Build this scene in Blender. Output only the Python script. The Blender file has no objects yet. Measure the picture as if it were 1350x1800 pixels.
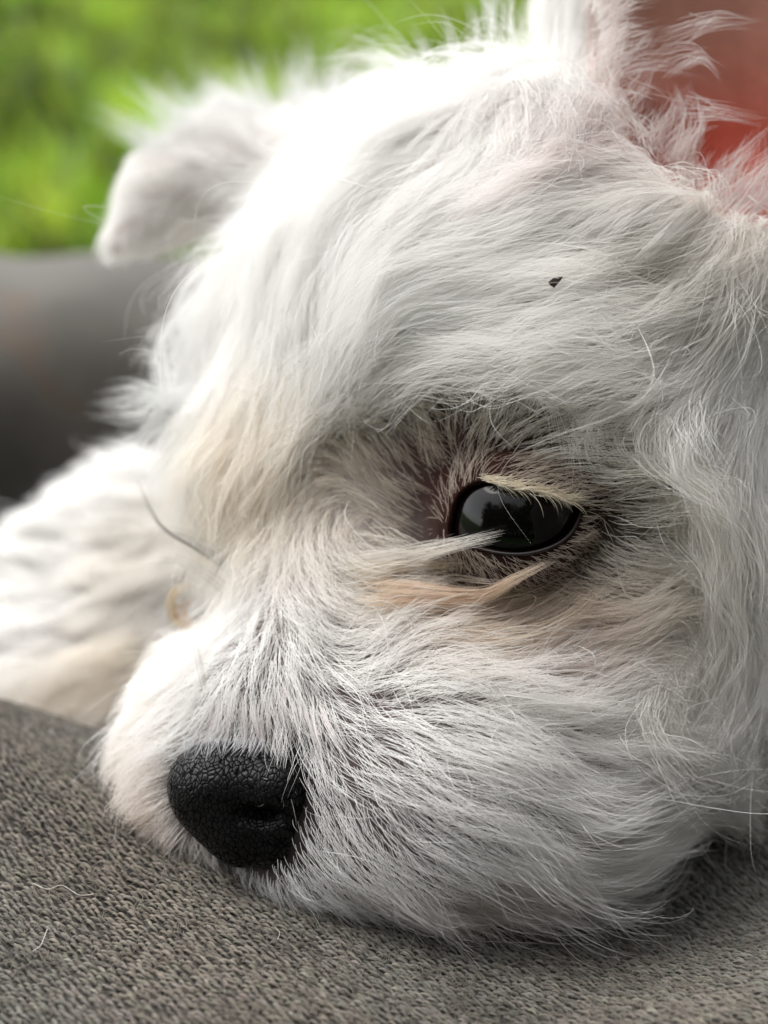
import bpy, math, time
import numpy as np
from mathutils import kdtree, Matrix, Vector

T0 = time.time()
rng = np.random.default_rng(11)
S = 0.01                       # everything is worked out in centimetres, built in metres
PITCH = math.radians(30)
FPX = 2120.0                   # focal length in photo pixels (1350 x 1800)
CAMH = 11.1

# ------------------------------------------------------------------ camera, sky, sun, exposure
sc = bpy.context.scene
cd = bpy.data.cameras.new('camera'); cam = bpy.data.objects.new('camera', cd)
sc.collection.objects.link(cam)
cam.location = (0, 0, CAMH * S); cam.rotation_euler = (math.radians(90) - PITCH, 0, 0)
cd.sensor_fit = 'VERTICAL'; cd.sensor_height = 24.0; cd.lens = 24.0 * FPX / 1800.0
cd.clip_start = 0.002; cd.clip_end = 400.0
cd.dof.use_dof = True; cd.dof.focus_distance = 0.1418; cd.dof.aperture_fstop = cd.lens / 3.9
sc.camera = cam
world = bpy.data.worlds.new('World'); sc.world = world; world.use_nodes = True
wn = world.node_tree; sky = wn.nodes.new('ShaderNodeTexSky'); sky.sky_type = 'NISHITA'
SUN_EL, SUN_AZ = 60.0, -58.0    # azimuth measured from +Y (away from the camera), negative = to the left
sky.sun_disc = False; sky.sun_elevation = math.radians(SUN_EL); sky.sun_rotation = math.radians(SUN_AZ)
sky.air_density = 1.0; sky.dust_density = 1.2; sky.ozone_density = 1.0
hs_ = wn.nodes.new('ShaderNodeHueSaturation'); hs_.inputs['Saturation'].default_value = .10; wn.links.new(sky.outputs[0], hs_.inputs['Color'])   # thin white overcast
bg = wn.nodes['Background']; wn.links.new(hs_.outputs[0], bg.inputs[0]); bg.inputs[1].default_value = 0.15
sd = bpy.data.lights.new('sun', 'SUN'); sd.energy = .7; sd.angle = math.radians(40); sd.color = (1.0, 0.95, 0.88)
sun = bpy.data.objects.new('sun', sd); sc.collection.objects.link(sun)
el, az = math.radians(SUN_EL), math.radians(SUN_AZ)
tosun = Vector((math.sin(az) * math.cos(el), math.cos(az) * math.cos(el), math.sin(el)))
sun.rotation_euler = (-tosun).to_track_quat('-Z', 'Y').to_euler()
vs = sc.view_settings; vs.view_transform = 'Standard'; vs.look = 'None'; vs.exposure = 1.66; vs.gamma = 1.0
vs.use_curve_mapping = False
cy = sc.cycles
cy.max_bounces = 12; cy.diffuse_bounces = 7; cy.glossy_bounces = 6; cy.transmission_bounces = 8
cy.transparent_max_bounces = 8; cy.caustics_reflective = False; cy.caustics_refractive = False
cy.use_denoising = True
try: sc.cycles_curves.shape = 'RIBBONS'
except Exception: pass
try: sc.cycles_curves.subdivisions = 2
except Exception: pass

# ------------------------------------------------------------------ helpers
XA = np.array([1.0, 0, 0]); UA = np.array([0, math.sin(PITCH), math.cos(PITCH)])
FA = np.array([0, math.cos(PITCH), -math.sin(PITCH)]); CAM = np.array([0, 0, CAMH])
def P(px, py, d):
    "a point d cm deep that the photograph shows at pixel (px, py); world cm"
    return CAM + (px - 675) / FPX * d * XA + (900 - py) / FPX * d * UA + d * FA
def proj(p):
    q = p - CAM; d = q @ FA
    return 675 + (q @ XA) / d * FPX, 900 - (q @ UA) / d * FPX, d
def unit(v): return v / np.maximum(np.linalg.norm(v, axis=-1, keepdims=True), 1e-9)

def tag(o, label=None, cat=None, group=None, kind=None):
    if label: o['label'] = label
    if cat: o['category'] = cat
    if group: o['group'] = group
    if kind: o['kind'] = kind
    return o
def link(o, parent=None):
    sc.collection.objects.link(o)
    if parent: o.parent = parent
    return o
def mesh_obj(name, v, f, mat, parent=None, smooth=True, origin=None, colors=None):
    v = np.asarray(v, float)
    org = np.zeros(3) if origin is None else np.asarray(origin, float)
    me = bpy.data.meshes.new(name)
    if isinstance(f, np.ndarray):
        me.vertices.add(len(v)); me.vertices.foreach_set('co', ((v - org) * S).ravel())
        n = f.shape[1]; me.loops.add(f.size); me.loops.foreach_set('vertex_index', f.ravel().astype(np.int32))
        me.polygons.add(len(f)); me.polygons.foreach_set('loop_start', np.arange(0, f.size, n, dtype=np.int32))
        me.polygons.foreach_set('loop_total', np.full(len(f), n, np.int32)); me.update(calc_edges=True)
    else:
        me.from_pydata([tuple(x) for x in (v - org) * S], [], f)
    if smooth: me.polygons.foreach_set('use_smooth', np.ones(len(me.polygons), bool))
    if colors is not None:
        a = me.attributes.new('tint', 'FLOAT_COLOR', 'POINT')
        c = np.ones((len(v), 4)); c[:, :3] = colors; a.data.foreach_set('color', c.ravel())
    me.materials.append(mat); me.validate()
    o = bpy.data.objects.new(name, me); o.location = tuple(org * S)
    if parent: o.location = tuple(org * S - np.array(parent.location))
    return link(o, parent)
def curves_obj(name, pts, rad, col, mat, parent=None):
    "pts (N,K,3) cm, rad (N,K) cm, col (N,3)"
    N, K = pts.shape[:2]
    hc = bpy.data.hair_curves.new(name); hc.add_curves([K] * N)
    q = pts * S
    if parent: q = q - np.array(parent.location)
    hc.position_data.foreach_set('vector', q.astype(np.float32).ravel())
    a = hc.attributes.get('radius') or hc.attributes.new('radius', 'FLOAT', 'POINT')
    a.data.foreach_set('value', (rad * S).astype(np.float32).ravel())
    c = np.ones((N, 4), np.float32); c[:, :3] = col
    a = hc.attributes.new('tint', 'FLOAT_COLOR', 'CURVE'); a.data.foreach_set('color', c.ravel())
    hc.materials.append(mat)
    return link(bpy.data.objects.new(name, hc), parent)
def empty(name, loc_cm):
    o = bpy.data.objects.new(name, None); o.location = tuple(np.asarray(loc_cm) * S); o.empty_display_size = .01
    return link(o)

class Mat:
    def __init__(s, name, **kw):
        s.m = bpy.data.materials.new(name); s.m.use_nodes = True; s.t = s.m.node_tree
        s.b = s.t.nodes['Principled BSDF']
        for k, v in kw.items(): s.b.inputs[k.replace('_', ' ')].default_value = v
    def n(s, t, **kw):
        x = s.t.nodes.new(t)
        for k, v in kw.items(): setattr(x, k, v)
        return x
    def l(s, a, b): s.t.links.new(a, b)
def noise(m, scale, detail=4, coord=None, rough=.55):
    x = m.n('ShaderNodeTexNoise'); x.inputs['Scale'].default_value = scale; x.inputs['Detail'].default_value = detail
    x.inputs['Roughness'].default_value = rough
    if coord is not None: m.l(coord, x.inputs['Vector'])
    return x
def ramp(m, src, stops):
    r = m.n('ShaderNodeValToRGB'); cr = r.color_ramp
    while len(cr.elements) < len(stops): cr.elements.new(.5)
    for e, (p, c) in zip(cr.elements, stops): e.position = p; e.color = (*c, 1)
    m.l(src, r.inputs[0]); return r
def hair_mat(name, rough=.45, trans=.45, spec_tint=(.9, .9, .9), gain=1.0):
    m = bpy.data.materials.new(name); m.use_nodes = True; t = m.node_tree; t.nodes.clear()
    out = t.nodes.new('ShaderNodeOutputMaterial'); at = t.nodes.new('ShaderNodeAttribute'); at.attribute_name = 'tint'
    d = t.nodes.new('ShaderNodeBsdfDiffuse'); tr = t.nodes.new('ShaderNodeBsdfTranslucent')
    g = t.nodes.new('ShaderNodeBsdfHair'); g.component = 'Reflection'
    g.inputs['RoughnessU'].default_value = rough * .5; g.inputs['RoughnessV'].default_value = 1.0 * rough + .2
    g.inputs['Color'].default_value = (*spec_tint, 1)
    m1 = t.nodes.new('ShaderNodeMixShader'); m1.inputs[0].default_value = trans
    m2 = t.nodes.new('ShaderNodeMixShader'); m2.inputs[0].default_value = .08
    for b in (d, tr): t.links.new(at.outputs['Color'], b.inputs['Color'])
    t.links.new(d.outputs[0], m1.inputs[1]); t.links.new(tr.outputs[0], m1.inputs[2])
    t.links.new(m1.outputs[0], m2.inputs[1]); t.links.new(g.outputs[0], m2.inputs[2])
    t.links.new(m2.outputs[0], out.inputs[0])
    return m

# ------------------------------------------------------------------ materials
M = {}
M['fur'] = hair_mat('white_fur')
M['lash'] = hair_mat('cream_lash', .4, .3)
m = Mat('skin', Roughness=.6); m.b.inputs['Specular IOR Level'].default_value = .15; a = m.n('ShaderNodeAttribute', attribute_name='tint')
nz = noise(m, 900, 3, m.n('ShaderNodeTexCoord').outputs['Object'])
mx = m.n('ShaderNodeMixRGB', blend_type='MULTIPLY'); mx.inputs[0].default_value = .35
m.l(a.outputs['Color'], mx.inputs[1]); m.l(nz.outputs['Fac'], mx.inputs[2]); m.l(mx.outputs[0], m.b.inputs['Base Color'])
bp = m.n('ShaderNodeBump'); bp.inputs['Strength'].default_value = .4; bp.inputs['Distance'].default_value = .0003
m.l(nz.outputs['Fac'], bp.inputs['Height']); m.l(bp.outputs[0], m.b.inputs['Normal'])
m.b.inputs['Subsurface Weight'].default_value = .25; m.b.inputs['Subsurface Scale'].default_value = .004
m.b.inputs['Subsurface Radius'].default_value = (1.0, .35, .2)
M['skin'] = m.m
m2_ = M['skin'].copy(); m2_.name = 'eyelid_skin'; b2 = m2_.node_tree.nodes['Principled BSDF']; b2.inputs['Roughness'].default_value = .85; b2.inputs['Specular IOR Level'].default_value = .08; M['lid'] = m2_
# thin ear skin: light comes through it
m = Mat('ear_skin', Roughness=.5); a = m.n('ShaderNodeAttribute', attribute_name='tint')
tc = m.n('ShaderNodeTexCoord'); nz = noise(m, 160, 5, tc.outputs['Object'])
rp = ramp(m, nz.outputs['Fac'], [(.3, (.82, .76, .76)), (.7, (1, 1, 1))])
mx = m.n('ShaderNodeMixRGB', blend_type='MULTIPLY'); mx.inputs[0].default_value = 1
m.l(a.outputs['Color'], mx.inputs[1]); m.l(rp.outputs[0], mx.inputs[2]); m.l(mx.outputs[0], m.b.inputs['Base Color'])
trn = m.n('ShaderNodeBsdfTranslucent'); m.l(mx.outputs[0], trn.inputs['Color'])
ms = m.n('ShaderNodeMixShader'); ms.inputs[0].default_value = .62
bp = m.n('ShaderNodeBump'); bp.inputs['Strength'].default_value = .5; bp.inputs['Distance'].default_value = .0004
m.l(nz.outputs['Fac'], bp.inputs['Height']); m.l(bp.outputs[0], m.b.inputs['Normal'])
m.l(m.b.outputs[0], ms.inputs[1]); m.l(trn.outputs[0], ms.inputs[2])
m.l(ms.outputs[0], m.t.nodes['Material Output'].inputs[0])
M['ear_skin'] = m.m
# wet black nose leather
m = Mat('nose_leather', Roughness=.30); m.b.inputs['Specular IOR Level'].default_value = .18; tc = m.n('ShaderNodeTexCoord')
wob = noise(m, 500, 2, tc.outputs['Object'])
add = m.n('ShaderNodeMixRGB', blend_type='ADD'); add.inputs[0].default_value = .0012
m.l(tc.outputs['Object'], add.inputs[1]); m.l(wob.outputs['Color'], add.inputs[2])
mp = m.n('ShaderNodeMapping'); mp.inputs['Scale'].default_value = (1, .8, .6); m.l(add.outputs[0], mp.inputs['Vector'])
vo = m.n('ShaderNodeTexVoronoi', feature='DISTANCE_TO_EDGE'); vo.inputs['Scale'].default_value = 1800; m.l(mp.outputs[0], vo.inputs['Vector'])
cr = ramp(m, vo.outputs['Distance'], [(0, (0, 0, 0)), (.12, (.45, .45, .45)), (.5, (1, 1, 1))])
cc = ramp(m, vo.outputs['Distance'], [(0, (.002, .002, .002)), (.12, (.007, .007, .0075))])
m.l(cc.outputs[0], m.b.inputs['Base Color'])
rr_ = ramp(m, vo.outputs['Distance'], [(0, (.95, .95, .95)), (.14, (.30, .30, .30))]); m.l(rr_.outputs[0], m.b.inputs['Roughness'])
sr_ = ramp(m, vo.outputs['Distance'], [(0, (.0, .0, .0)), (.16, (.24, .24, .24))]); m.l(sr_.outputs[0], m.b.inputs['Specular IOR Level'])
n2 = noise(m, 6000, 2, tc.outputs['Object'])
hm = m.n('ShaderNodeMixRGB', blend_type='MIX'); hm.inputs[0].default_value = .18
m.l(cr.outputs[0], hm.inputs[1]); m.l(n2.outputs['Fac'], hm.inputs[2])
bp = m.n('ShaderNodeBump'); bp.inputs['Strength'].default_value = .9; bp.inputs['Distance'].default_value = .00014
m.l(hm.outputs[0], bp.inputs['Height']); m.l(bp.outputs[0], m.b.inputs['Normal'])
M['nose'] = m.m
m = Mat('dark_iris', Roughness=.02, Base_Color=(.0025, .002, .002, 1), IOR=1.34)
m.b.inputs['Specular IOR Level'].default_value = .5; M['eye'] = m.m
m = Mat('lid_margin', Roughness=.38, Base_Color=(.008, .005, .005, 1)); M['lid_margin'] = m.m
m = Mat('eye_white', Roughness=.15, Base_Color=(.25, .2, .19, 1), Coat_Weight=1.0); M['sclera'] = m.m
# fabrics
def fabric(name, dark, light, sc1=40, bump=True, kn=1400):
    m = Mat(name, Roughness=.95); tc = m.n('ShaderNodeTexCoord')
    big = noise(m, sc1, 6, tc.outputs['Object'], .65)
    r = ramp(m, big.outputs['Fac'], [(.3, dark), (.7, light)])
    m.l(r.outputs[0], m.b.inputs['Base Color'])
    if bump:
        n = noise(m, kn, 3, tc.outputs['Object']); bp = m.n('ShaderNodeBump')
        bp.inputs['Strength'].default_value = .7; bp.inputs['Distance'].default_value = .0005
        m.l(n.outputs['Fac'], bp.inputs['Height']); m.l(bp.outputs[0], m.b.inputs['Normal'])
    m.b.inputs['Sheen Weight'].default_value = .2
    return m.m
M['cushion'] = fabric('cushion_backing', (.022, .019, .016), (.045, .04, .034))
M['sofa'] = fabric('sofa_fabric', (.05, .046, .04), (.098, .092, .082), 14)
m = Mat('worn_arm_fabric', Roughness=.95); tc = m.n('ShaderNodeTexCoord'); b1 = noise(m, 9, 6, tc.outputs['Object'], .6)
r1 = ramp(m, b1.outputs['Fac'], [(.3, (.055, .05, .043)), (.5, (.105, .098, .087)), (.72, (.155, .145, .128))])
b2 = noise(m, 32, 3, tc.outputs['Object'], .5); r2 = ramp(m, b2.outputs['Fac'], [(.62, (0, 0, 0)), (.78, (1, 1, 1))])
mx = m.n('ShaderNodeMixRGB'); m.l(r2.outputs[0], mx.inputs[0]); m.l(r1.outputs[0], mx.inputs[1]); mx.inputs[2].default_value = (.115, .082, .058, 1)
m.l(mx.outputs[0], m.b.inputs['Base Color']); M['arm'] = m.m
M['yarn'] = hair_mat('grey_yarn', .8, .1, (.2, .2, .2))
M['seed'] = Mat('seed_husk', Roughness=.6, Base_Color=(.035, .014, .01, 1)).m
M['crumb'] = Mat('pale_crumb', Roughness=.7, Base_Color=(.5, .36, .18, 1)).m
M['lint'] = Mat('dark_lint', Roughness=.95, Base_Color=(.012, .012, .02, 1)).m

# ------------------------------------------------------------------ the puppy as a signed distance field (world cm)
def PP(px, py, d, off=0.0): return P(px, py, d)
PR = []   # (kind, data..., k)
def ell(c, r, k=.8, R=None): PR.append(('e', np.array(c, float), np.array(r, float), k, R))
def cone(a, b, ra, rb, k=.8): PR.append(('c', np.array(a, float), np.array(b, float), ra, rb, k))
RC = np.array([XA, UA, FA])          # rows = camera-aligned axes the head is laid out along
skull_c = P(945, 600, 19.3)
ell(skull_c, (4.5, 3.9, 4.6), .6, RC)
ell(P(672, 660, 18.5), (2.2, 2.4, 2.4), 1.2, RC)             # forehead
ell(P(720, 440, 20.0), (1.9, 1.8, 2.2), 1.2, RC)             # crown, far side
ell(P(1010, 830, 17.2), (2.6, 1.7, 2.6), 1.2, RC)            # cheekbone behind the eye
ell(P(1060, 1130, 17.3), (2.1, 2.6, 2.4), 1.2, RC)           # cheek
cone(P(680, 1010, 17.0), P(490, 1230, 15.7), 1.8, 1.05, .9) # bridge
ell(P(540, 850, 17.5), (1.35, 1.9, 1.6), 1.0, RC)            # stop
ell(P(810, 1330, 15.6), (2.0, 1.72, 1.75), 1.1, RC)          # near jowl
cone(P(700, 1390, 15.5), P(525, 1440, 15.2), 1.42, .85, .8)  # near lip
cone(P(640, 1330, 16.8), P(360, 1400, 15.8), 1.5, .78, .8)   # far lip
ell(P(350, 1290, 16.5), (.85, 1.1, .9), .9, RC)                  # far whisker pad
ell(P(1380, 1330, 20.5), (2.3, 2.3, 2.3), 1.2, RC)             # forearm and chest in the shade
cone(P(960, 1430, 16.4), P(570, 1510, 15.5), 1.25, .58, .7)   # lower jaw
ell(P(1130, 1290, 17.6), (1.5, 1.3, 1.7), 1.0, RC)            # jaw corner
ell(P(1250, 1080, 23.5), (4.2, 4.0, 3.6), 1.4, RC)           # neck
ell(P(1540, 1270, 23.0), (4.4, 4.0, 4.6), 1.4, RC)           # chest
cone(P(1480, 1150, 25), P(900, 1130, 28.5), 5.2, 4.8, 1.6)   # back, curled behind the head
cone(P(900, 1130, 28.5), P(330, 1100, 26.5), 4.8, 3.1, 1.6)
cone(P(330, 1100, 26.5), P(-60, 1260, 25.5), 3.1, 2.5, 1.4)
ell(P(150, 1270, 24.3), (2.6, 1.7, 2.2), 1.4, RC)             # hind paw tucked under
# near ear: an upright cup
earc = P(1330, 40, 17.6); CUPC = P(1385, 40, 16.2); CUPR = (2.62, 4.4, 1.6); CANC = P(1300, 185, 15.8); CANR = (1.45, 1.5, 1.7)
# far ear, folded forward
cone(P(540, 300, 21.4), P(400, 300, 21.9), .85, .74, .8)
cone(P(400, 300, 21.9), P(295, 345, 21.8), .74, .66, .5)
cone(P(295, 345, 21.8), P(205, 432, 21.4), .66, .20, .4)

def smin(a, b, k):
    h = np.maximum(k - np.abs(a - b), 0) / k
    return np.minimum(a, b) - h * h * k * .25
def sd_ell(p, c, r, R):
    q = p - c
    if R is not None: q = q @ R.T.astype(p.dtype)
    k0 = np.sqrt(((q / r) ** 2).sum(-1)); k1 = np.sqrt(((q / (r * r)) ** 2).sum(-1)) + 1e-6
    return k0 * (k0 - 1) / k1
def sd_cone(p, a, b, ra, rb):
    ba = b - a; h = np.clip(((p - a) @ ba) / (ba @ ba), 0, 1)
    return np.linalg.norm(p - a - h[..., None] * ba, axis=-1) - (ra + (rb - ra) * h)
def f32(x): return np.asarray(x, np.float32)
def ear_sdf(p):
    outer = sd_ell(p, f32(earc), f32((3.0, 4.6, 1.25)), RC)
    inner = sd_ell(p, f32(CUPC), f32(CUPR), RC)
    h = np.maximum(.35 - np.abs(outer + inner), 0) / .35
    return np.maximum(outer, -inner) + h * h * .35 * .25
def sdf(p):
    p = f32(p); d = np.full(p.shape[:-1], 99., np.float32)
    for q in PR:
        if q[0] == 'e': d = smin(d, sd_ell(p, f32(q[1]), f32(q[2]), q[4]), q[3])
        else: d = smin(d, sd_cone(p, f32(q[1]), f32(q[2]), q[3], q[4]), q[5])
    d = smin(d, ear_sdf(p), .7)
    inner = sd_ell(p, f32(CANC), f32(CANR), RC)      # ear canal mouth
    h = np.maximum(.4 - np.abs(d + inner), 0) / .4
    return np.maximum(d, -inner) + h * h * .1
def grad(p, e=.02):
    g = np.zeros(p.shape, np.float32)
    for i in range(3):
        o = np.zeros(3, np.float32); o[i] = e
        g[..., i] = sdf(p + o) - sdf(p - o)
    return unit(g)
def to_surface(p, it=3):
    for _ in range(it):
        p = p - grad(p) * sdf(p)[..., None]
    return p
def march(px, py, dmax=40.):
    "where the sight line through each pixel meets the skin (or its closest pass)"
    px = np.asarray(px, float); py = np.asarray(py, float)
    dirs = np.stack([P(x, y, 1.0) - CAM for x, y in zip(px.ravel(), py.ravel())])
    ln = np.linalg.norm(dirs, axis=1, keepdims=True); dirs = dirs / ln
    t = np.full(len(dirs), 9.0); best = np.full(len(dirs), 1e9); bt = t.copy()
    for _ in range(90):
        s = sdf(CAM + dirs * t[:, None]); upd = s < best - 1e-3
        bt = np.where(upd, t, bt); best = np.where(upd, s, best)
        t = t + np.where(s > .004, np.maximum(s, .01) * .9, 0); t = np.minimum(t, dmax)
    p = CAM + dirs * bt[:, None]
    return to_surface(p, 3), best

def surface_nets(fn, lo, hi, h):
    xs = [np.arange(lo[i], hi[i] + h, h, dtype=np.float32) for i in range(3)]
    nx, ny, nz = map(len, xs); F = np.empty((nx, ny, nz), np.float32)
    Y, Z = np.meshgrid(xs[1], xs[2], indexing='ij')
    for i in range(0, nx, 8):
        X = xs[0][i:i + 8]
        g = np.stack([np.broadcast_to(X[:, None, None], (len(X), ny, nz)), np.broadcast_to(Y, (len(X), ny, nz)), np.broadcast_to(Z, (len(X), ny, nz))], -1)
        F[i:i + 8] = fn(g)
    neg = F < 0
    cnt = np.zeros((nx - 1, ny - 1, nz - 1), np.int8)
    for a in (0, 1):
        for b in (0, 1):
            for c in (0, 1): cnt += neg[a:nx - 1 + a, b:ny - 1 + b, c:nz - 1 + c]
    act = (cnt > 0) & (cnt < 8); idx = np.full(act.shape, -1, np.int64); ii = np.argwhere(act); idx[act] = np.arange(len(ii))
    V = np.stack([xs[k][ii[:, k]] + h * .5 for k in range(3)], 1)
    faces = []
    I = idx
    a = neg[:-1] != neg[1:]; q = np.argwhere(a[:, 1:-1, 1:-1]); x, y, z = q[:, 0], q[:, 1] + 1, q[:, 2] + 1
    f = np.stack([I[x, y - 1, z - 1], I[x, y, z - 1], I[x, y, z], I[x, y - 1, z]], 1); fl = neg[x, y, z]; f[~fl] = f[~fl][:, ::-1]; faces.append(f)
    a = neg[:, :-1] != neg[:, 1:]; q = np.argwhere(a[1:-1, :, 1:-1]); x, y, z = q[:, 0] + 1, q[:, 1], q[:, 2] + 1
    f = np.stack([I[x - 1, y, z - 1], I[x - 1, y, z], I[x, y, z], I[x, y, z - 1]], 1); fl = neg[x, y, z]; f[~fl] = f[~fl][:, ::-1]; faces.append(f)
    a = neg[:, :, :-1] != neg[:, :, 1:]; q = np.argwhere(a[1:-1, 1:-1, :]); x, y, z = q[:, 0] + 1, q[:, 1] + 1, q[:, 2]
    f = np.stack([I[x - 1, y - 1, z], I[x, y - 1, z], I[x, y, z], I[x - 1, y, z]], 1); fl = neg[x, y, z]; f[~fl] = f[~fl][:, ::-1]; faces.append(f)
    return V, np.concatenate(faces)

BV, BF = surface_nets(sdf, (-10.5, 10, -7), (14.5, 34.5, 14.5), .15)
BV = to_surface(BV, 4).astype(float)
BN = grad(BV).astype(float)
print('body mesh', len(BV), len(BF), round(time.time() - T0, 1))
bx, by, bd = proj(BV)

# skin tint: pale pink grey, mauve-black on the muzzle, brown-black round the eyes, red with painted glow inside the ear
def blob(p, c, r): return np.exp(-(((p - c) / r) ** 2).sum(-1))
EYE = P(905, 912, 15.22); EYE_R = .90
def skin_tint(p):
    col = np.tile(np.array([.78, .71, .68]), (len(p), 1))
    def paint(c, r, w, rgb):
        nonlocal col
        k = np.clip(blob(p, c, r) * w, 0, 1)[:, None]; col = col * (1 - k) + np.array(rgb) * k
    for (x, y, d, r) in ((560, 1250, 14.9, 1.3), (480, 1350, 14.6, 1.0), (600, 1430, 14.3, 1.3), (720, 1480, 14.3, 1.4), (640, 1330, 14.4, 1.3), (830, 1500, 14.8, 1.4), (940, 1400, 14.8, 1.3), (780, 1340, 13.9, 1.3)):
        paint(P(x, y, d), r, .9, (.19, .15, .15))
    for (x, y, d, r) in ((470, 1190, 15.3, .9), (560, 1250, 14.9, 1.0), (640, 1440, 14.2, 1.2), (700, 1400, 14.1, 1.1)): paint(P(x, y, d), r, .9, (.14, .105, .105))
    paint(P(760, 800, 15.2), 1.0, 1.2, (.12, .075, .065))
    paint(P(905, 900, 14.6), 1.4, 1.8, (.050, .019, .015))
    paint(P(830, 1030, 14.8), .7, 1.1, (.04, .014, .010))
    paint(P(1060, 870, 15.0), .8, 1.1, (.03, .013, .011))
    paint(P(930, 1150, 14.9), .9, .7, (.16, .12, .13))
    return col
def nose_sdf(p):
    p = f32(p)
    d = sd_ell(p, f32(P(405, 1372, 14.75)), f32((.68, .50, .62)), RC)
    d = smin(d, sd_ell(p, f32(P(490, 1378, 14.55)), f32((.40, .44, .50)), RC), .30)
    d = smin(d, sd_ell(p, f32(P(352, 1385, 14.95)), f32((.36, .42, .5)), RC), .3)
    d = smin(d, sd_ell(p, f32(P(380, 1415, 14.85)), f32((.42, .42, .5)), RC), .2)
    d = smin(d, sd_ell(p, f32(P(428, 1446, 14.75)), f32((.50, .53, .52)), RC), .25)
    d = smin(d, sd_ell(p, f32(P(484, 1468, 14.62)), f32((.33, .38, .34)), RC), .16)
    d = smin(d, sd_ell(p, f32(P(500, 1432, 14.6)), f32((.27, .34, .34)), RC), .2)
    for (c, r) in ((P(458, 1440, 14.05), (.29, .095, .34)),):
        i = sd_ell(p, f32(c), f32(r), RC); h = np.maximum(.14 - np.abs(d + i), 0) / .12
        d = np.maximum(d, -i) + h * h * .03
    q = p - f32(P(372, 1440, 14.3))                                  # groove down the middle
    return d
col = skin_tint(BV)
kn = np.exp(-np.maximum(nose_sdf(BV), 0) / .22)[:, None] * (np.abs(nose_sdf(BV)) < .6)[:, None]; col = col * (1 - kn) + np.array([.02, .017, .017]) * kn
ei = ear_sdf(BV) ; inn = sd_ell(BV, CUPC, np.array(CUPR), RC)
can = sd_ell(BV, CANC, np.array(CANR), RC)
upc = (BV - earc) @ UA; outr = sd_ell(BV, earc, np.array((3.0, 4.6, 1.25)), RC)
incup = (((inn < .22) & (outr < .5) & (upc > -2.4)) | (can < .12)) & ((BN @ FA) < .45) & (bx > 1035)
k = np.clip(blob(BV, P(1330, 300, 17.0), 1.9) * 1.3, 0, 1)[:, None]
ear_glow_col = np.array([.95, .63, .50]) * (1 - k) + np.array([.93, .16, .09]) * k  # glow of light through the ear put into the colour; skin redder near canal
incup_s = incup[:, None]
col = np.where(incup_s, ear_glow_col, col)

root_c = np.array([0., 20., 0.])
puppy = empty('puppy', root_c)
tag(puppy, 'white long-haired puppy lying with its chin on the grey knitted cushion', 'puppy')
pl = puppy
vt = bpy.context.view_layer
vt.update()
body = mesh_obj('body', BV, BF, M['skin'], puppy, origin=None, colors=col)
body.location = tuple(-np.array(puppy.location))
# the ear cup carries a second material on the same continuous skin
body.data.materials.append(M['ear_skin'])
fm = incup[BF].all(1); body.data.polygons.foreach_set('material_index', fm.astype(np.int32))
body['label'] = 'bare skin, mauve on the muzzle, dark round the eye, red with painted glow in the ear'

# ------------------------------------------------------------------ nose
nc = P(420, 1410, 14.8)
NV, NF = surface_nets(nose_sdf, nc - 1.25, nc + 1.25, .035)
for _ in range(3):
    g = np.zeros(NV.shape, np.float32)
    for i in range(3):
        o = np.zeros(3, np.float32); o[i] = .012
        g[:, i] = nose_sdf(NV + o) - nose_sdf(NV - o)
    NV = NV - unit(g) * nose_sdf(NV)[:, None]
def child_mesh(name, v, f, mat, colors=None, parent=puppy):
    o = mesh_obj(name, v, f, mat, None, colors=colors)
    o.parent = parent
    o.matrix_parent_inverse = Matrix.Identity(4)
    w = np.zeros(3); q = parent
    while q is not None: w += np.array(q.location); q = q.parent
    o.location = tuple(-w)
    return o
nose = child_mesh('nose', NV, NF, M['nose'])
nose['label'] = 'black cracked leathery nose'

# ------------------------------------------------------------------ eyes
def uv_sphere(c, r, nu=64, nv=40, axis=None, bulge=0):
    ax = unit(np.array(axis if axis is not None else -FA, float)); t = unit(np.cross(ax, [0, 0, 1.])); b = np.cross(ax, t)
    v = []; f = []
    for i in range(nv + 1):
        th = math.pi * i / nv; rr = r * (1 + bulge * math.exp(-(th / .55) ** 2))
        for j in range(nu):
            ph = 2 * math.pi * j / nu
            v.append(c + rr * (math.cos(th) * ax + math.sin(th) * (math.cos(ph) * t + math.sin(ph) * b)))
    for i in range(nv):
        for j in range(nu):
            f.append((i * nu + j, i * nu + (j + 1) % nu, (i + 1) * nu + (j + 1) % nu, (i + 1) * nu + j))
    return np.array(v), np.array(f)[:, ::-1].copy()
lookdir = unit(CAM - EYE + 1.5 * -XA + 0 * UA)
v, f = uv_sphere(EYE, EYE_R, axis=lookdir, bulge=.05)
eyeball = child_mesh('eye', v, f, M['eye']); eyeball['label'] = 'shiny black near eye'
def on_sphere(px, py, r, c=None):
    c = EYE if c is None else c
    out = []
    for x, y in zip(px, py):
        d = unit(P(x, y, 1.) - CAM); oc = CAM - c; b = d @ oc; q = b * b - (oc @ oc - r * r)
        t = -b - math.sqrt(q) if q > 0 else -b
        out.append(CAM + d * t)
    return np.array(out)
almond = np.array([(792, 942), (795, 905), (806, 874), (828, 854), (858, 847), (895, 853), (930, 862), (965, 872), (1000, 883), (1020, 893), (1016, 912), (1004, 935), (984, 953), (955, 966), (920, 973), (885, 972), (850, 965), (818, 957)], float)
def closed_spline(p, n):
    m = len(p); out = []
    for i in range(n):
        u = i / n * m; k = int(u); t = u - k
        a, b, c, d = p[(k - 1) % m], p[k % m], p[(k + 1) % m], p[(k + 2) % m]
        out.append(.5 * ((2 * b) + (-a + c) * t + (2 * a - 5 * b + 4 * c - d) * t * t + (-a + 3 * b - 3 * c + d) * t ** 3))
    return np.array(out)
AL = closed_spline(almond, 96)
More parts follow.
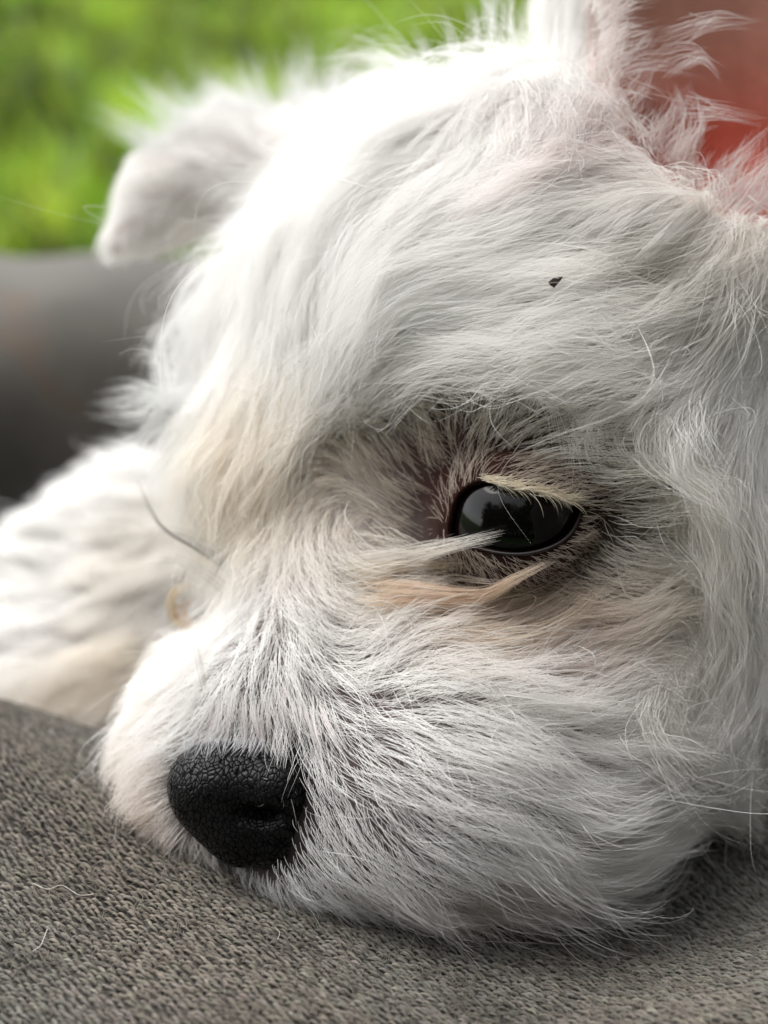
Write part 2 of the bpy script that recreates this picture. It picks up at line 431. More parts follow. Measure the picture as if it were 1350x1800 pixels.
def offset(poly, d):
    t = np.roll(poly, -1, 0) - np.roll(poly, 1, 0); n = np.stack([-t[:, 1], t[:, 0]], 1); n = unit(n)
    if (n * (poly - poly.mean(0))).sum() < 0: n = -n
    for _ in range(6): n = unit(n + .5 * (np.roll(n, 1, 0) + np.roll(n, -1, 0)))
    return poly + n * np.asarray(d)[..., None]
rings = []
ang = np.arctan2(-(AL[:, 1] - 912), AL[:, 0] - 905)
for (dpx, rr, w) in ((-3, 1.0, 0), (0, 1.03, 0), (3, 1.05, 0), (7, 1.055, .05), (18, 1.04, .35), (34, 1.02, .8), (58, 1.0, 1.), (82, 1., 1.05)):
    q = offset(AL, np.full(len(AL), float(dpx)))
    s = on_sphere(q[:, 0], q[:, 1], EYE_R * rr * (1.05 if rr > 1.03 else 1.03))
    if w > 0:
        b, _ = march(q[:, 0], q[:, 1]); db = (b - CAM) @ FA; ds = (s - CAM) @ FA
        dd = ds * (1 - min(w, 1)) + np.minimum(db, ds + 3) * min(w, 1) + (.05 if w > 1 else -.03 if w < 1 else 0)
        if w < 1: dd = np.minimum(dd, db - .05)
        cvr = on_sphere(q[:, 0], q[:, 1], EYE_R * 1.10); rad_ = np.linalg.norm(cvr - EYE, axis=1); hit = rad_ < EYE_R * 1.12
        dd = np.where(hit, np.minimum(dd, (cvr - CAM) @ FA), dd)
        s = np.array([P(x, y, z) for (x, y), z in zip(q, dd)])
    rings.append(s)
RV = np.concatenate(rings); n = len(AL); LF = []
for i in range(len(rings) - 1):
    for j in range(n):
        LF.append((i * n + j, (i + 1) * n + j, (i + 1) * n + (j + 1) % n, i * n + (j + 1) % n))
LF = np.array(LF)
a_, b_, c_ = RV[LF[0, 0]], RV[LF[0, 1]], RV[LF[0, 2]]
if np.cross(b_ - a_, c_ - a_) @ FA > 0: LF = LF[:, ::-1].copy()
lid_w = np.repeat([1.0, 1.0, .8, .6, .3, .1, 0, 0], n)[:, None]
lc = skin_tint(RV) * (1 - lid_w) + np.array([.022, .010, .008]) * lid_w
eyelid = child_mesh('eyelid', RV, LF, M['lid'], lc); eyelid['label'] = 'dark brown lid round the near eye'
# wet lower lid line
def tube(path, r, ns=8):
    path = np.asarray(path); t = unit(np.gradient(path, axis=0)); v = []; f = []
    r = np.broadcast_to(r, len(path))
    up = unit(np.cross(t, FA)); w2 = np.cross(t, up)
    for i in range(len(path)):
        for j in range(ns):
            a = 2 * math.pi * j / ns; v.append(path[i] + r[i] * (math.cos(a) * up[i] + math.sin(a) * w2[i]))
    for i in range(len(path) - 1):
        for j in range(ns): f.append((i * ns + j, i * ns + (j + 1) % ns, (i + 1) * ns + (j + 1) % ns, (i + 1) * ns + j))
    return np.array(v), np.array(f)
q = offset(AL, np.full(96, 1.0)); low = q[50:92]
path = on_sphere(low[:, 0], low[:, 1], EYE_R * 1.10)
v, f = tube(path, .022 * np.sin(np.linspace(.2, math.pi - .2, len(path))))
lm = child_mesh('lid_margin', v, f, M['lid_margin'], parent=eyelid)
# far eye, just behind the bridge of the muzzle
FE, _ = march([412], [905]); FE = FE[0] + FA * .75 + XA * .25
v, f = uv_sphere(FE, .8, axis=unit(-XA * .9 - FA * .3)); e2 = child_mesh('eye', v, f, M['eye']); e2['label'] = 'far eye hidden behind the bridge of the muzzle'
print('face', round(time.time() - T0, 1))

# ------------------------------------------------------------------ groom: direction, length, lift, density, colour from guides read off the photograph
# (px, py, angle from right CCW, length cm, lift deg, density, clump, colour key)
W, C, CR, BE, OR, PK = 0, 1, 2, 3, 4, 5
COLS = np.array([(.955, .945, .93), (.935, .91, .87), (.91, .86, .78), (.72, .65, .55), (.74, .56, .40), (.80, .68, .66)])
G = [
 # crown and forehead: falling forward and down from between the ears
 (900,60,-96,2.2,14,1,.75,W),(980,90,-94,2.3,16,1,.75,W),(840,110,-100,2.0,12,1,.75,W),(1010,220,-100,2.2,18,1,.75,W),(900,220,-102,2.2,14,1,.75,W),
 (760,150,-108,2.0,12,1,.7,W),(640,200,-112,1.9,12,1,.7,W),(700,260,-102,2.2,14,1,.7,W),(560,270,-112,1.9,12,1,.7,W),(800,330,-120,2.2,16,1,.75,W),
 (600,380,-96,2.3,14,1,.7,W),(490,370,-108,2.0,13,1,.7,W),(440,460,-108,1.9,13,1,.7,W),(520,500,-98,2.3,14,1,.7,W),(400,540,-112,1.7,18,1,.75,W),
 (385,610,-140,1.6,32,1,.85,W),(365,690,175,2.1,48,1,.85,W),(365,770,215,1.2,34,1,.8,W),(370,830,235,1.0,26,1,.6,W),
 (430,600,-100,2.2,16,1,.75,W),(450,720,-98,2.0,18,1,.8,CR),(420,820,-102,1.5,16,1,.7,CR),(405,900,-112,1.2,16,1,.5,CR),
 (520,640,-106,2.1,18,1,.8,CR),(540,750,-108,1.5,18,1,.85,CR),(500,850,-98,1.4,16,1,.6,CR),(560,920,-80,1.1,16,1,.5,C),(600,560,-120,2.3,18,1,.8,W),
 # brow arcs
 (620,670,-128,1.5,16,1,.85,C),(680,620,-142,1.6,16,1,.85,C),(760,570,-160,2.2,20,1,.85,W),(860,560,-175,2.3,20,1,.85,W),(950,590,172,2.2,20,1,.85,W),
 (700,670,-142,1.0,16,1,.85,W),(790,655,-160,1.2,16,1,.85,W),(900,670,-176,1.4,16,1,.85,W),(1020,700,184,1.9,20,1,.85,W),(1120,700,194,2.0,18,1,.8,W),
 (700,450,-120,2.3,16,1,.8,W),(820,440,-150,2.3,18,1,.8,W),(950,420,-162,2.3,18,1,.8,W),(1050,370,-160,2.2,20,1,.85,W),(1110,310,-148,2.0,24,.9,.85,W),
 (1000,500,-170,2.2,16,1,.75,W),(1120,520,-166,2.2,16,1,.75,W),(1230,480,-152,2.2,20,1,.8,C),(1300,420,-138,2.0,24,.9,.85,C),(1180,400,-152,2.2,22,1,.8,C),
 (1250,600,-150,2.2,18,1,.8,W),(1320,560,-134,2.2,20,1,.8,W),(1320,700,-128,2.0,20,1,.8,W),(1230,740,-140,1.7,22,1,.85,W),
 # round the eye: short, fanned
 (620,800,105,1.0,28,.8,.5,BE),(640,880,160,.75,28,.7,.4,BE),(700,780,110,.75,38,.55,.4,BE),(760,770,85,.65,42,.42,.4,BE),(700,860,145,.55,35,.4,.3,BE),
 (750,880,150,.36,35,.25,.2,BE),(740,940,185,.3,30,.16,.2,BE),(800,820,85,.42,38,.35,.3,BE),(840,790,70,.6,32,.6,.4,BE),(880,810,35,.6,24,.6,.4,BE),
 (940,810,12,.8,20,.6,.4,C),(1000,830,2,.9,20,.6,.4,C),(1060,850,2,.9,20,.6,.4,C),(900,760,28,.9,22,.8,.5,C),(1000,770,8,1.3,18,.9,.6,C),(1100,800,6,1.6,16,1,.6,CR),
 (1050,900,5,.45,25,.45,.2,BE),(1040,950,-15,.4,28,.5,.2,BE),(1000,1000,-45,.35,30,.5,.2,BE),(940,1010,-70,.26,34,.25,.1,BE),(880,1005,-85,.22,36,.16,.1,BE),(820,1000,-100,.2,36,.12,.1,BE),
 (1100,900,12,.9,22,.8,.4,C),(1100,970,8,.9,22,.85,.4,C),(1060,1020,-10,.6,24,.7,.3,C),
 (760,985,-60,.2,25,.06,.1,BE),(800,1025,-60,.2,25,.1,.1,BE),(740,1010,5,.4,14,.1,.6,BE),(660,980,-10,.55,14,.7,.4,C),(600,960,-40,.9,18,.9,.4,C),
 # under the eye
 (640,1040,0,1.4,18,.9,.7,CR),(740,1070,4,1.5,18,.95,.7,OR),(850,1090,14,1.4,18,.9,.7,OR),(940,1070,32,1.3,18,.85,.7,OR),(1010,1070,40,1.2,18,.9,.7,CR),
 (960,1140,22,1.2,18,.7,.6,PK),(1050,1130,38,1.5,20,.9,.7,CR),(1130,1080,55,1.6,20,1,.7,CR),
 # cheek
 (1210,960,-106,1.9,26,1,.85,W),(1220,860,-98,1.9,26,1,.85,CR),(1260,1020,-92,2.0,24,1,.85,W),(1230,1130,-116,2.1,24,1,.85,C),(1160,1200,-142,2.0,24,1,.85,W),(1050,1250,20,1.7,22,1,.8,W),
 (1300,900,-84,2.0,22,1,.85,W),(1330,1050,-100,2.1,22,1,.85,W),(1280,1230,-130,2.0,24,1,.85,W),(1200,1330,24,1.7,26,1,.85,W),(1130,1400,14,1.6,26,1,.85,W),
 # bridge and muzzle top
 (400,980,-118,1.0,20,1,.5,W),(480,980,-96,1.1,16,1,.5,W),(560,1010,-60,1.1,16,1,.5,W),(385,1060,-130,.9,24,1,.5,W),(460,1070,-100,1.0,18,1,.5,W),(560,1090,-32,1.1,18,1,.5,W),
 (365,1150,-148,.9,24,1,.4,W),(440,1150,-112,.8,24,1.2,.4,W),(490,1140,-85,.9,24,1.2,.5,W),(330,1230,-165,.9,24,1,.4,W),(350,1300,-172,.5,16,1,.2,W),(400,1180,-130,.8,26,1.2,.4,W),
 (660,1130,8,1.3,18,1,.6,W),(800,1160,4,1.5,18,1,.6,W),(900,1190,-2,1.5,18,1,.7,W),
 (420,1220,-100,.85,34,.55,.6,W),(470,1210,-85,.9,36,.55,.6,W),(520,1220,-62,.9,32,.5,.6,W),(450,1280,-95,.6,28,.5,.5,W),(510,1290,-55,.7,26,.45,.5,W),(400,1290,-110,.4,22,.5,.3,W),
 (580,1240,-42,1.0,26,.45,.5,W),(590,1310,-38,.95,20,.45,.4,W),(560,1170,-20,1.1,24,.8,.5,W),
 (660,1210,-8,1.3,18,.95,.5,W),(780,1240,-8,1.5,18,1,.6,W),(900,1260,-18,1.6,20,1,.7,W),(990,1310,-32,1.5,24,.95,.8,W),
 (680,1290,-18,1.2,16,.55,.4,W),(800,1330,-20,1.4,18,.8,.5,W),(900,1350,-28,1.5,20,.85,.6,W),(1000,1400,-30,1.4,24,.85,.7,W),
 (560,1370,-35,.35,18,.45,.2,W),(560,1430,-42,.6,20,.4,.3,W),(620,1380,-30,.8,18,.36,.3,W),(660,1440,-32,1.0,20,.4,.4,W),(760,1430,-30,1.2,18,.48,.4,W),(880,1450,-26,1.3,20,.55,.5,W),
 (540,1490,-55,.8,24,.5,.4,W),(600,1500,-48,1.0,24,.5,.5,W),(540,1560,-68,.8,28,.85,.5,W),(620,1570,-42,1.0,26,.85,.5,W),(700,1530,-35,1.1,22,.6,.5,W),(820,1530,-25,1.2,22,.75,.5,W),
 (700,1600,-25,1.0,24,.85,.5,PK),(800,1610,-8,1.1,22,.85,.5,PK),(920,1560,-8,1.3,22,.8,.6,W),(1000,1510,0,1.4,24,.85,.6,W),(1080,1470,8,1.4,26,.85,.7,W),
 # far side of the muzzle and chin
 (300,1180,195,.9,26,1,.5,C),(270,1270,205,.9,28,1,.5,W),(240,1370,210,.9,30,1,.5,C),(250,1440,200,.9,26,1,.5,OR),(310,1450,230,.7,24,1,.4,W),(340,1520,-60,.9,28,1,.6,PK),(420,1560,-40,1.0,26,1,.6,W),(480,1570,-50,.9,26,1,.5,W),
 # far ear
 (205,420,240,.35,8,1.4,.1,W),(250,360,222,.4,8,1.4,.1,W),(330,320,215,.5,10,1.4,.1,W),(300,290,180,.5,20,1.2,.3,W),(380,270,150,.9,36,1,.5,W),(430,265,125,1.2,40,1,.6,W),(500,260,95,1.3,40,1,.7,W),(480,280,-110,1.6,25,1,.5,W),(360,350,-120,.8,20,1,.3,C),
 # curled-up body
 (300,850,130,2.0,38,1,.6,W),(200,900,140,2.2,38,1,.6,W),(100,980,150,2.2,36,1,.6,W),(300,980,200,1.8,22,1,.6,C),(150,1100,205,1.8,22,1,.6,W),(250,1180,215,1.8,20,1,.6,CR),(120,1270,215,1.2,16,1,.4,CR),(220,1290,225,1.2,16,1,.4,C),(40,1150,190,2,24,1,.6,W),
 # chest on the right
 (1330,1330,-60,1.0,10,1,.2,W),(1250,1450,-60,.8,10,1,.2,W),(1340,1450,-60,.9,10,1,.2,W),
 # near ear, outside edge
 (1030,150,-95,1.6,22,.9,.8,W),(1020,60,-95,1.8,22,1,.7,W),(1060,240,-115,1.3,24,.8,.8,PK),
]
G = np.array(G, float)
gp, gs = march(G[:, 0], G[:, 1]); gn = grad(gp).astype(float)
ga = np.radians(G[:, 2]); gd = np.cos(ga)[:, None] * XA + np.sin(ga)[:, None] * UA
# near the outline the drawn direction is read with the surface turning away
gt = gd - (gd * gn).sum(1, keepdims=True) * gn; gt = unit(gt)
gp = gp.astype(float)
NOSE_TIP = P(400, 1400, 14.5)
def field(p, n):
    "flow (tangent), and length, lift, density, clump, colour at points on the skin"
    out_t = np.empty(p.shape); out_q = np.empty((len(p), 4)); out_c = np.empty((len(p), 3))
    gc = COLS[G[:, 7].astype(int)]
    for i in range(0, len(p), 20000):
        q = p[i:i + 20000]; m = n[i:i + 20000]
        d2 = ((q[:, None, :] - gp[None]) ** 2).sum(-1)
        near = m @ gn.T
        d2 = d2 + np.maximum(0, .4 - near) * 3.0
        dm = np.sqrt(d2.min(1, keepdims=True)); s = .33 + .45 * dm
        w = np.exp(-d2 / (2 * s * s)) + 1e-12
        fb = np.exp(-np.maximum(0, 2.2 - dm) ** 2 / .5) * np.minimum(dm / 2.2, 1)       # far from any guide: away from the nose
        ws = w / w.sum(1, keepdims=True)
        t = ws @ gt; away = q - NOSE_TIP; away = unit(away - (away * m).sum(1, keepdims=True) * m)
        t = unit(t + 1e-4) * (1 - fb) + away * fb
        t = unit(t - (t * m).sum(1, keepdims=True) * m)
        par = ws @ G[:, 3:7]; par = par * (1 - fb) + np.array([1.8, 8, 1, .6]) * fb
        out_t[i:i + 20000] = t; out_q[i:i + 20000] = par; out_c[i:i + 20000] = (ws @ gc) * (1 - fb) + COLS[0] * fb
    return out_t, out_q, out_c

def vnoise(p, scale, seed, o=4):
    "smooth vector noise from a few random waves"
    r = np.random.default_rng(seed); out = np.zeros(p.shape)
    for _ in range(o):
        K = r.normal(size=(3, 3)) * scale; ph = r.uniform(0, 6.28, 3); out += np.sin(p @ K.T + ph)
    return out / math.sqrt(o)

def in_poly(x, y, poly):
    c = np.zeros(len(x), bool); n = len(poly); j = n - 1
    for i in range(n):
        xi, yi = poly[i]; xj, yj = poly[j]
        c ^= ((yi > y) != (yj > y)) & (x < (xj - xi) * (y - yi) / (yj - yi + 1e-9) + xi); j = i
    return c

def sample(V, F, dens, N):
    tri = np.concatenate([F[:, [0, 1, 2]], F[:, [0, 2, 3]]])
    a, b, c = V[tri[:, 0]], V[tri[:, 1]], V[tri[:, 2]]
    ar = .5 * np.linalg.norm(np.cross(b - a, c - a), axis=1) * dens[tri].mean(1)
    k = rng.choice(len(tri), N, p=ar / ar.sum()); u = rng.random((N, 2)); fl = u.sum(1) > 1; u[fl] = 1 - u[fl]
    return a[k] + u[:, :1] * (b[k] - a[k]) + u[:, 1:] * (c[k] - a[k])

K = 11
BT, BQ, BC = field(BV, BN)
viewv = unit(CAM - BV); facing = (BV.__class__ is np.ndarray) * (BN * viewv).sum(1)
dens = BQ[:, 2].copy()
lod = np.where(facing > -.25, 1.0, .35)
isbody = bd > 22.8
onscreen = (bx > -150) & (bx < 1500) & (by > -150) & (by < 1950)
lod *= np.where(isbody, .42, 1.0) * np.where(onscreen, 1, .45)
dens = dens * lod
dens[incup] = 0
noseclose = nose_sdf(BV) < .03
dens[noseclose] = 0
lidreg = in_poly(bx, by, offset(AL, np.full(96, 50.))) & (bd < 17)
dens[lidreg] = 0
low_hidden = (BV[:, 2] < -3.2); dens[low_hidden] *= .1

def groom(roots, normals, nclump, rad, lenmul=1.0, liftadd=0., clumpmul=1.0, frizz=1.0, seed=1, noise_amp=.30, colmul=1.0, minlen=None):
    r = np.random.default_rng(seed)
    N = len(roots); cid = r.choice(N, nclump, replace=False)
    cp = roots[cid].copy(); cn = normals[cid].copy()
    t, q, c = field(cp, cn)
    L = q[:, 0] * lenmul * r.uniform(.8, 1.15, nclump); lift = np.radians(q[:, 1] + liftadd) * r.uniform(.75, 1.3, nclump)
    path = np.empty((nclump, K, 3)); path[:, 0] = cp; p = cp.copy(); nn = cn; seg = (L / (K - 1))[:, None]
    side = r.normal(size=nclump) * .16
    bend = r.normal(size=nclump) * .30
    for j in range(1, K):
        u = j / (K - 1)
        if j in (3, 5, 7, 9):
            nn = grad(p).astype(float); t2, _, _ = field(p - nn * sdf(p)[:, None], nn); t = unit(.55 * t + .45 * t2)
            t = unit(t - (t * nn).sum(1, keepdims=True) * nn)
        ph = side + bend * (u - .3)
        b = np.cross(nn, t)
        lf = lift * (1.25 - 1.35 * u)
        amp = noise_amp * np.minimum(1, L[:, None] / 1.2)
        d = np.cos(lf)[:, None] * (t * np.cos(ph)[:, None] + b * np.sin(ph)[:, None]) + np.sin(lf)[:, None] * nn
        d = d + amp * vnoise(p, 1.5, 5) * .55 + amp * vnoise(p, 4.0, 9) * .35
        d[:, 2] -= .07 * u * L / 2
        p = p + unit(d) * seg
        s = sdf(p); low = s < .04 + .10 * np.minimum(u * 3, 1)
        if low.any():
            g = grad(p[low]); p[low] = p[low] + g * (.04 + .10 * min(u * 3, 1) - s[low])[:, None]
        path[:, j] = p
    kd = kdtree.KDTree(nclump)
    for i, x in enumerate(cp): kd.insert(x, i)
    kd.balance()
    own = np.fromiter((kd.find(x)[1] for x in roots), np.int64, N)
    off = roots - cp[own]; cl = np.clip(q[own, 3] * clumpmul, 0, .95)
    sl = np.clip(r.normal(.92, .16, N), .35, 1.15)
    short = r.random(N) < .25; sl[short] *= r.uniform(.35, .8, short.sum())
    u = np.linspace(0, 1, K)[None, :] * sl[:, None] * (K - 1)
    u = np.minimum(u, K - 1.001); i0 = u.astype(int); fr = (u - i0)[..., None]
    G0 = path[own[:, None], i0]; G1 = path[own[:, None], i0 + 1]; pts = G0 * (1 - fr) + G1 * fr
    s = np.linspace(0, 1, K)[None, :]
    wc = 1 - cl[:, None] * (s ** 1.1)
    pts += off[:, None, :] * wc[..., None]
    # each hair strays a little, a few stray a lot
    fz = np.abs(r.normal(size=N)) * .055 * frizz; fly = r.random(N) < .03; fz[fly] *= 4
    Ld = L[own] * sl
    a1 = unit(r.normal(size=(N, 3))); a2 = unit(r.normal(size=(N, 3)))
    k1 = r.uniform(1.5, 4, N)[:, None]; ph = r.uniform(0, 6.28, N)[:, None]
    wv = (np.sin(k1 * s * 2 + ph) - np.sin(ph))[..., None] * a1[:, None] + (s ** 1.5)[..., None] * a2[:, None] * 1.6
    pts += wv * (fz * Ld)[:, None, None] * (s ** .8)[..., None]
    taper = np.clip((1 - s) * 1.6, 0, 1) ** .7 * .93 + .07
    R = rad * taper * r.uniform(.75, 1.25, N)[:, None]
    colr = c[own] * np.clip(r.normal(1, .02, (N, 1)), .92, 1.04)
    return pts, R, np.clip(colr, 0, .965) * colmul

NH = 250000
roots = sample(BV, BF, dens, NH); roots = to_surface(roots, 1).astype(float); rn = grad(roots).astype(float)
rx, ry, rd = proj(roots)
isb = rd > 22.8
def add_fur(name, sel, ncl, rad, **kw):
    pts, R, cc = groom(roots[sel], rn[sel], ncl, rad, **kw)
    o = curves_obj(name, pts, R, cc, M['fur'], None); o.parent = puppy; o.location = tuple(-np.array(puppy.location))
    o['kind'] = 'stuff'
    return o
hs = ~isb; r0 = rng.random(NH)
fur = add_fur('fur', hs & (r0 < .58), 8500, .0028, seed=3, clumpmul=.85); fur['label'] = 'long white wavy coat in soft tufts'
und = add_fur('undercoat', hs & (r0 >= .72), 9000, .0030, lenmul=.45, liftadd=10, clumpmul=.15, seed=17, noise_amp=.5); und['label'] = 'short dense white undercoat'
fine = add_fur('fur_wisps', hs & (r0 >= .58) & (r0 < .72), 1800, .0028, lenmul=1.12, liftadd=9, clumpmul=1.08, frizz=1.5, noise_amp=.5, seed=8)
fine['label'] = 'loose wisps standing off the coat'
bf = add_fur('fur_body', isb, 2200, .010, lenmul=.9, clumpmul=.7, seed=12); bf['name_note'] = ''
del bf['name_note']; bf.name = 'body_fur'; fine.name = 'loose_wisps'
print('fur', round(time.time() - T0, 1))

# short hairs on the lids, lashes, and hand-laid tufts
def hairs_from(p0, dirs, nrm, L, rad, curl=.0, col=(.8, .74, .62), Kk=6, seed=0, name='hair', up=.0, mat='lash'):
    r = np.random.default_rng(seed); N = len(p0); pts = np.empty((N, Kk, 3)); p = p0.copy(); d = unit(dirs)
    cdir = unit(np.cross(d, nrm)); cs = r.normal(0, curl, N)
    for j in range(Kk):
        pts[:, j] = p; d = unit(d + cdir * (cs / Kk)[:, None] + nrm * up / Kk); p = p + d * (L / (Kk - 1))[:, None]
    s = np.linspace(0, 1, Kk)[None]; R = rad * (np.clip((1 - s) * 1.5, 0, 1) * .9 + .1) * r.uniform(.8, 1.2, (N, 1))
    return pts, R
def attach(name, pts, R, col, parent=puppy, mat='lash', label=None):
    N = len(pts); r = np.random.default_rng(4)
    c = np.clip(np.array(col)[None] * r.normal(1, .06, (N, 1)), 0, .96) if np.ndim(col) == 1 else col
    o = curves_obj(name, pts, R, c, M[mat], None); o.parent = parent
    w = np.zeros(3); q = parent
    while q is not None: w += np.array(q.location); q = q.parent
    o.location = tuple(-w); o['kind'] = 'stuff'
    if label: o['label'] = label
    return o
# lid hair, sampled over the lid mesh from ring 3 outwards
rr = np.random.default_rng(21); NL = 3600
kk = rr.integers(0, 96, NL); ringf = 2.3 + rr.random(NL) ** .62 * 4.2; i0 = ringf.astype(int); fr = (ringf - i0)[:, None]; ju = rr.random(NL)[:, None]
RG = np.array(rings)
A0 = RG[i0, kk] * (1 - ju) + RG[i0, (kk + 1) % 96] * ju; A1 = RG[i0 + 1, kk] * (1 - ju) + RG[i0 + 1, (kk + 1) % 96] * ju
p0 = A0 * (1 - fr) + A1 * fr; outw = unit(A1 - A0); nr = unit(p0 - (EYE + .5 * FA))
fx, fy, fd = proj(p0); keep = rr.random(NL) < np.where((fx < 800), .25, np.where(fy < 905, .38, .42))
p0, outw, nr, fx, fy = p0[keep], outw[keep], nr[keep], fx[keep], fy[keep]; NL = len(p0)
nn = unit(nr); t, q, c = field(p0, nn)
upperR = (fx > 850) & (fy < 900)
d = unit(t * .8 + outw * .35 + nn * .45); d[upperR] = unit(XA * 1.0 + UA * .02 + nn * .25 + outw * .1 + .08 * rr.normal(size=(NL, 3)))[upperR]
L = np.where(fy > 955, .2, np.where(upperR, .6, .38)) * rr.uniform(.6, 1.2, NL)
pts, R = hairs_from(p0, d, nn, L, .0028, .8, seed=2, up=-.5)
attach('lid_hair', pts, R, (.56, .47, .39), parent=eyelid, label='short beige hair on the eyelid')
# upper lashes: a pale band lying over the lid edge
s0 = []
for (x, y) in ((842, 846), (870, 850), (900, 858), (935, 866), (970, 875), (1003, 884)): s0.append((x, y))
s0 = np.array(s0, float); NLs = 300; u = rr.random(NLs) * (len(s0) - 1.001); i0 = u.astype(int); fr = (u - i0)[:, None]
q = s0[i0] * (1 - fr) + s0[i0 + 1] * fr + rr.normal(0, 3.6, (NLs, 2)) + np.array([0, -6])
p0 = on_sphere(q[:, 0], q[:, 1], EYE_R * 1.17); nn = unit(p0 - EYE)
d = unit(XA * 1.0 - UA * (.10 + .16 * rr.normal(size=(NLs, 1))) + nn * (.22 + .12 * rr.normal(size=(NLs, 1))))
pts, R = hairs_from(p0, d, nn, rr.uniform(.12, .40, NLs), .0032, .8, seed=6, up=-.6)
pts += (UA * .0)
attach('eyelashes', pts, R, (.78, .70, .55), parent=eyelid, label='pale cream upper lashes')

def strand(pix, hts, n, spread0, spread1, rad, col, seed, Kk=14, depth=None, fan=0.0, ends=.12, root=.18):
    "a tuft following pixels pix at heights hts (cm) off the skin"
    pix = np.array(pix, float); r = np.random.default_rng(seed)
    if depth is None:
        base, _ = march(pix[:, 0], pix[:, 1]); d = (base - CAM) @ FA - np.array(hts)
        ex, ey = pix[:, 0], pix[:, 1]; oneye = in_poly(ex, ey, offset(AL, np.full(96, 30.)))
        sp = on_sphere(ex, ey, EYE_R * 1.14); near_ = np.linalg.norm(sp - EYE, axis=1) < EYE_R * 1.16
        hh_ = np.where(oneye, .6, .35) * np.array(hts); d = np.where(near_ | oneye, np.minimum(d, (sp - CAM) @ FA - hh_), d)
    else: d = np.array(depth, float)
    ctrl = np.array([P(x, y, z) for (x, y), z in zip(pix, d)]); m = len(ctrl); mid = []
    for i in range(Kk):
        uu = i / (Kk - 1) * (m - 1); k = min(int(uu), m - 2); t = uu - k
        a, b, c, e = ctrl[max(k - 1, 0)], ctrl[k], ctrl[k + 1], ctrl[min(k + 2, m - 1)]
        mid.append(.5 * ((2 * b) + (-a + c) * t + (2 * a - 5 * b + 4 * c - e) * t * t + (-a + 3 * b - 3 * c + e) * t ** 3))
    mid = np.array(mid); s = np.linspace(0, 1, Kk)
    o = r.normal(size=(n, 3)) ; o /= np.maximum(np.linalg.norm(o, axis=1, keepdims=True), .4)
    spread = spread0 + (spread1 - spread0) * s
    st_ = r.uniform(0, 1, n)[:, None] ** 1.5 * root; L = (st_ + (r.uniform(1 - ends * 2.5, 1, n)[:, None] - st_) * s[None]) * (Kk - 1)
    i0 = np.minimum(L.astype(int), Kk - 2); fr = (L - i0)[..., None]
    pts = mid[i0] * (1 - fr) + mid[i0 + 1] * fr + o[:, None] * spread[None, :, None] + r.normal(0, fan, (n, 1, 3)) * (s ** 2)[None, :, None]
    pts += (np.sin(s[None] * r.uniform(2, 6, (n, 1)) + r.uniform(0, 6, (n, 1))) * .012)[..., None] * r.normal(size=(n, 1, 3))
    R = rad * (np.clip((1 - s) * 2.2, 0, 1) * np.clip(s * 5 + .25, 0, 1) * .88 + .12)[None] * r.uniform(.7, 1.2, (n, 1))
    cc = np.clip(np.array(col)[None] * r.normal(1, .05, (n, 1)), 0, .96)
    return pts, R, cc
ST = []
def add(*a, **k): ST.append(strand(*a, **k))
# the white tuft across the inner corner of the eye
add([(600,1000),(680,985),(760,965),(830,948),(884,936)], [.15,.25,.3,.3,.28], 90, .20, .02, .0030, (.86,.83,.78), 1, ends=.2, fan=.03)
add([(650,1000),(720,985),(790,966),(878,950)], [.15,.25,.3,.25], 45, .14, .03, .0028, (.84,.80,.74), 2, ends=.2, fan=.03)
add([(610,1012),(690,1000),(770,996),(815,990)], [.1,.2,.25,.25], 60, .16, .03, .0030, (.82,.74,.60), 3, ends=.2, fan=.03)
add([(700,1012),(790,1014),(850,1022),(885,1024)], [.1,.2,.22,.2], 14, .05, .02, .0032, (.78,.70,.62), 4)
# the fawn tuft under it
add([(640,1042),(740,1046),(842,1048),(905,1018),(976,982)], [.3,.42,.5,.5,.42], 150, .20, .025, .0032, (.82,.67,.53), 5, ends=.2, fan=.02)
add([(640,1058),(740,1066),(850,1070),(930,1050),(1000,1010)], [.12,.25,.3,.3,.3], 90, .26, .10, .0030, (.82,.72,.61), 6, ends=.2, fan=.04, root=.4)
add([(740,1110),(860,1108),(960,1075),(1040,1010)], [.1,.22,.25,.25], 80, .26, .14, .0034, (.80,.70,.60), 7)
add([(820,1140),(920,1130),(1010,1085),(1070,1015)], [.1,.22,.25,.25], 70, .26, .12, .0036, (.80,.70,.58), 8)
# wisps left of the bridge
add([(455,1060),(400,1000),(350,965),(290,930),(262,890),(238,835)], None, 34, .06, .015, .0042, (.6,.58,.54), 9, depth=[15.9,15.9,15.9,16,16.1,16.1])
add([(440,1040),(390,975),(330,940),(275,928)], None, 26, .08, .05, .0036, (.6,.58,.54), 10, depth=[15.9,15.9,16,16.1])
add([(440,1080),(380,1020),(310,985),(235,992)], None, 16, .09, .06, .0030, (.62,.6,.56), 11, depth=[15.8,15.8,15.9,16.1])
add([(430,1010),(385,960),(350,900),(345,850)], None, 16, .12, .16, .0028, (.62,.6,.56), 12, depth=[16,16.1,16.2,16.3])
add([(400,1290),(365,1230),(345,1150),(338,1100)], None, 8, .04, .06, .0026, (.5,.48,.45), 13, depth=[14.8,14.9,15,15.1])
# stained curls on the far side
add([(330,1105),(305,1085),(302,1050),(322,1032),(350,1034)], None, 38, .07, .07, .0030, (.62,.50,.34), 14, depth=[16.6,16.6,16.6,16.7,16.8])
add([(345,1100),(318,1085),(325,1060),(345,1055)], None, 26, .08, .07, .0030, (.64,.48,.36), 15, depth=[16.6,16.6,16.7,16.8])
add([(385,885),(355,878),(335,872),(322,880)], None, 60, .12, .07, .0036, (.42,.33,.26), 16, depth=[17.5,17.7,17.9,18.0])
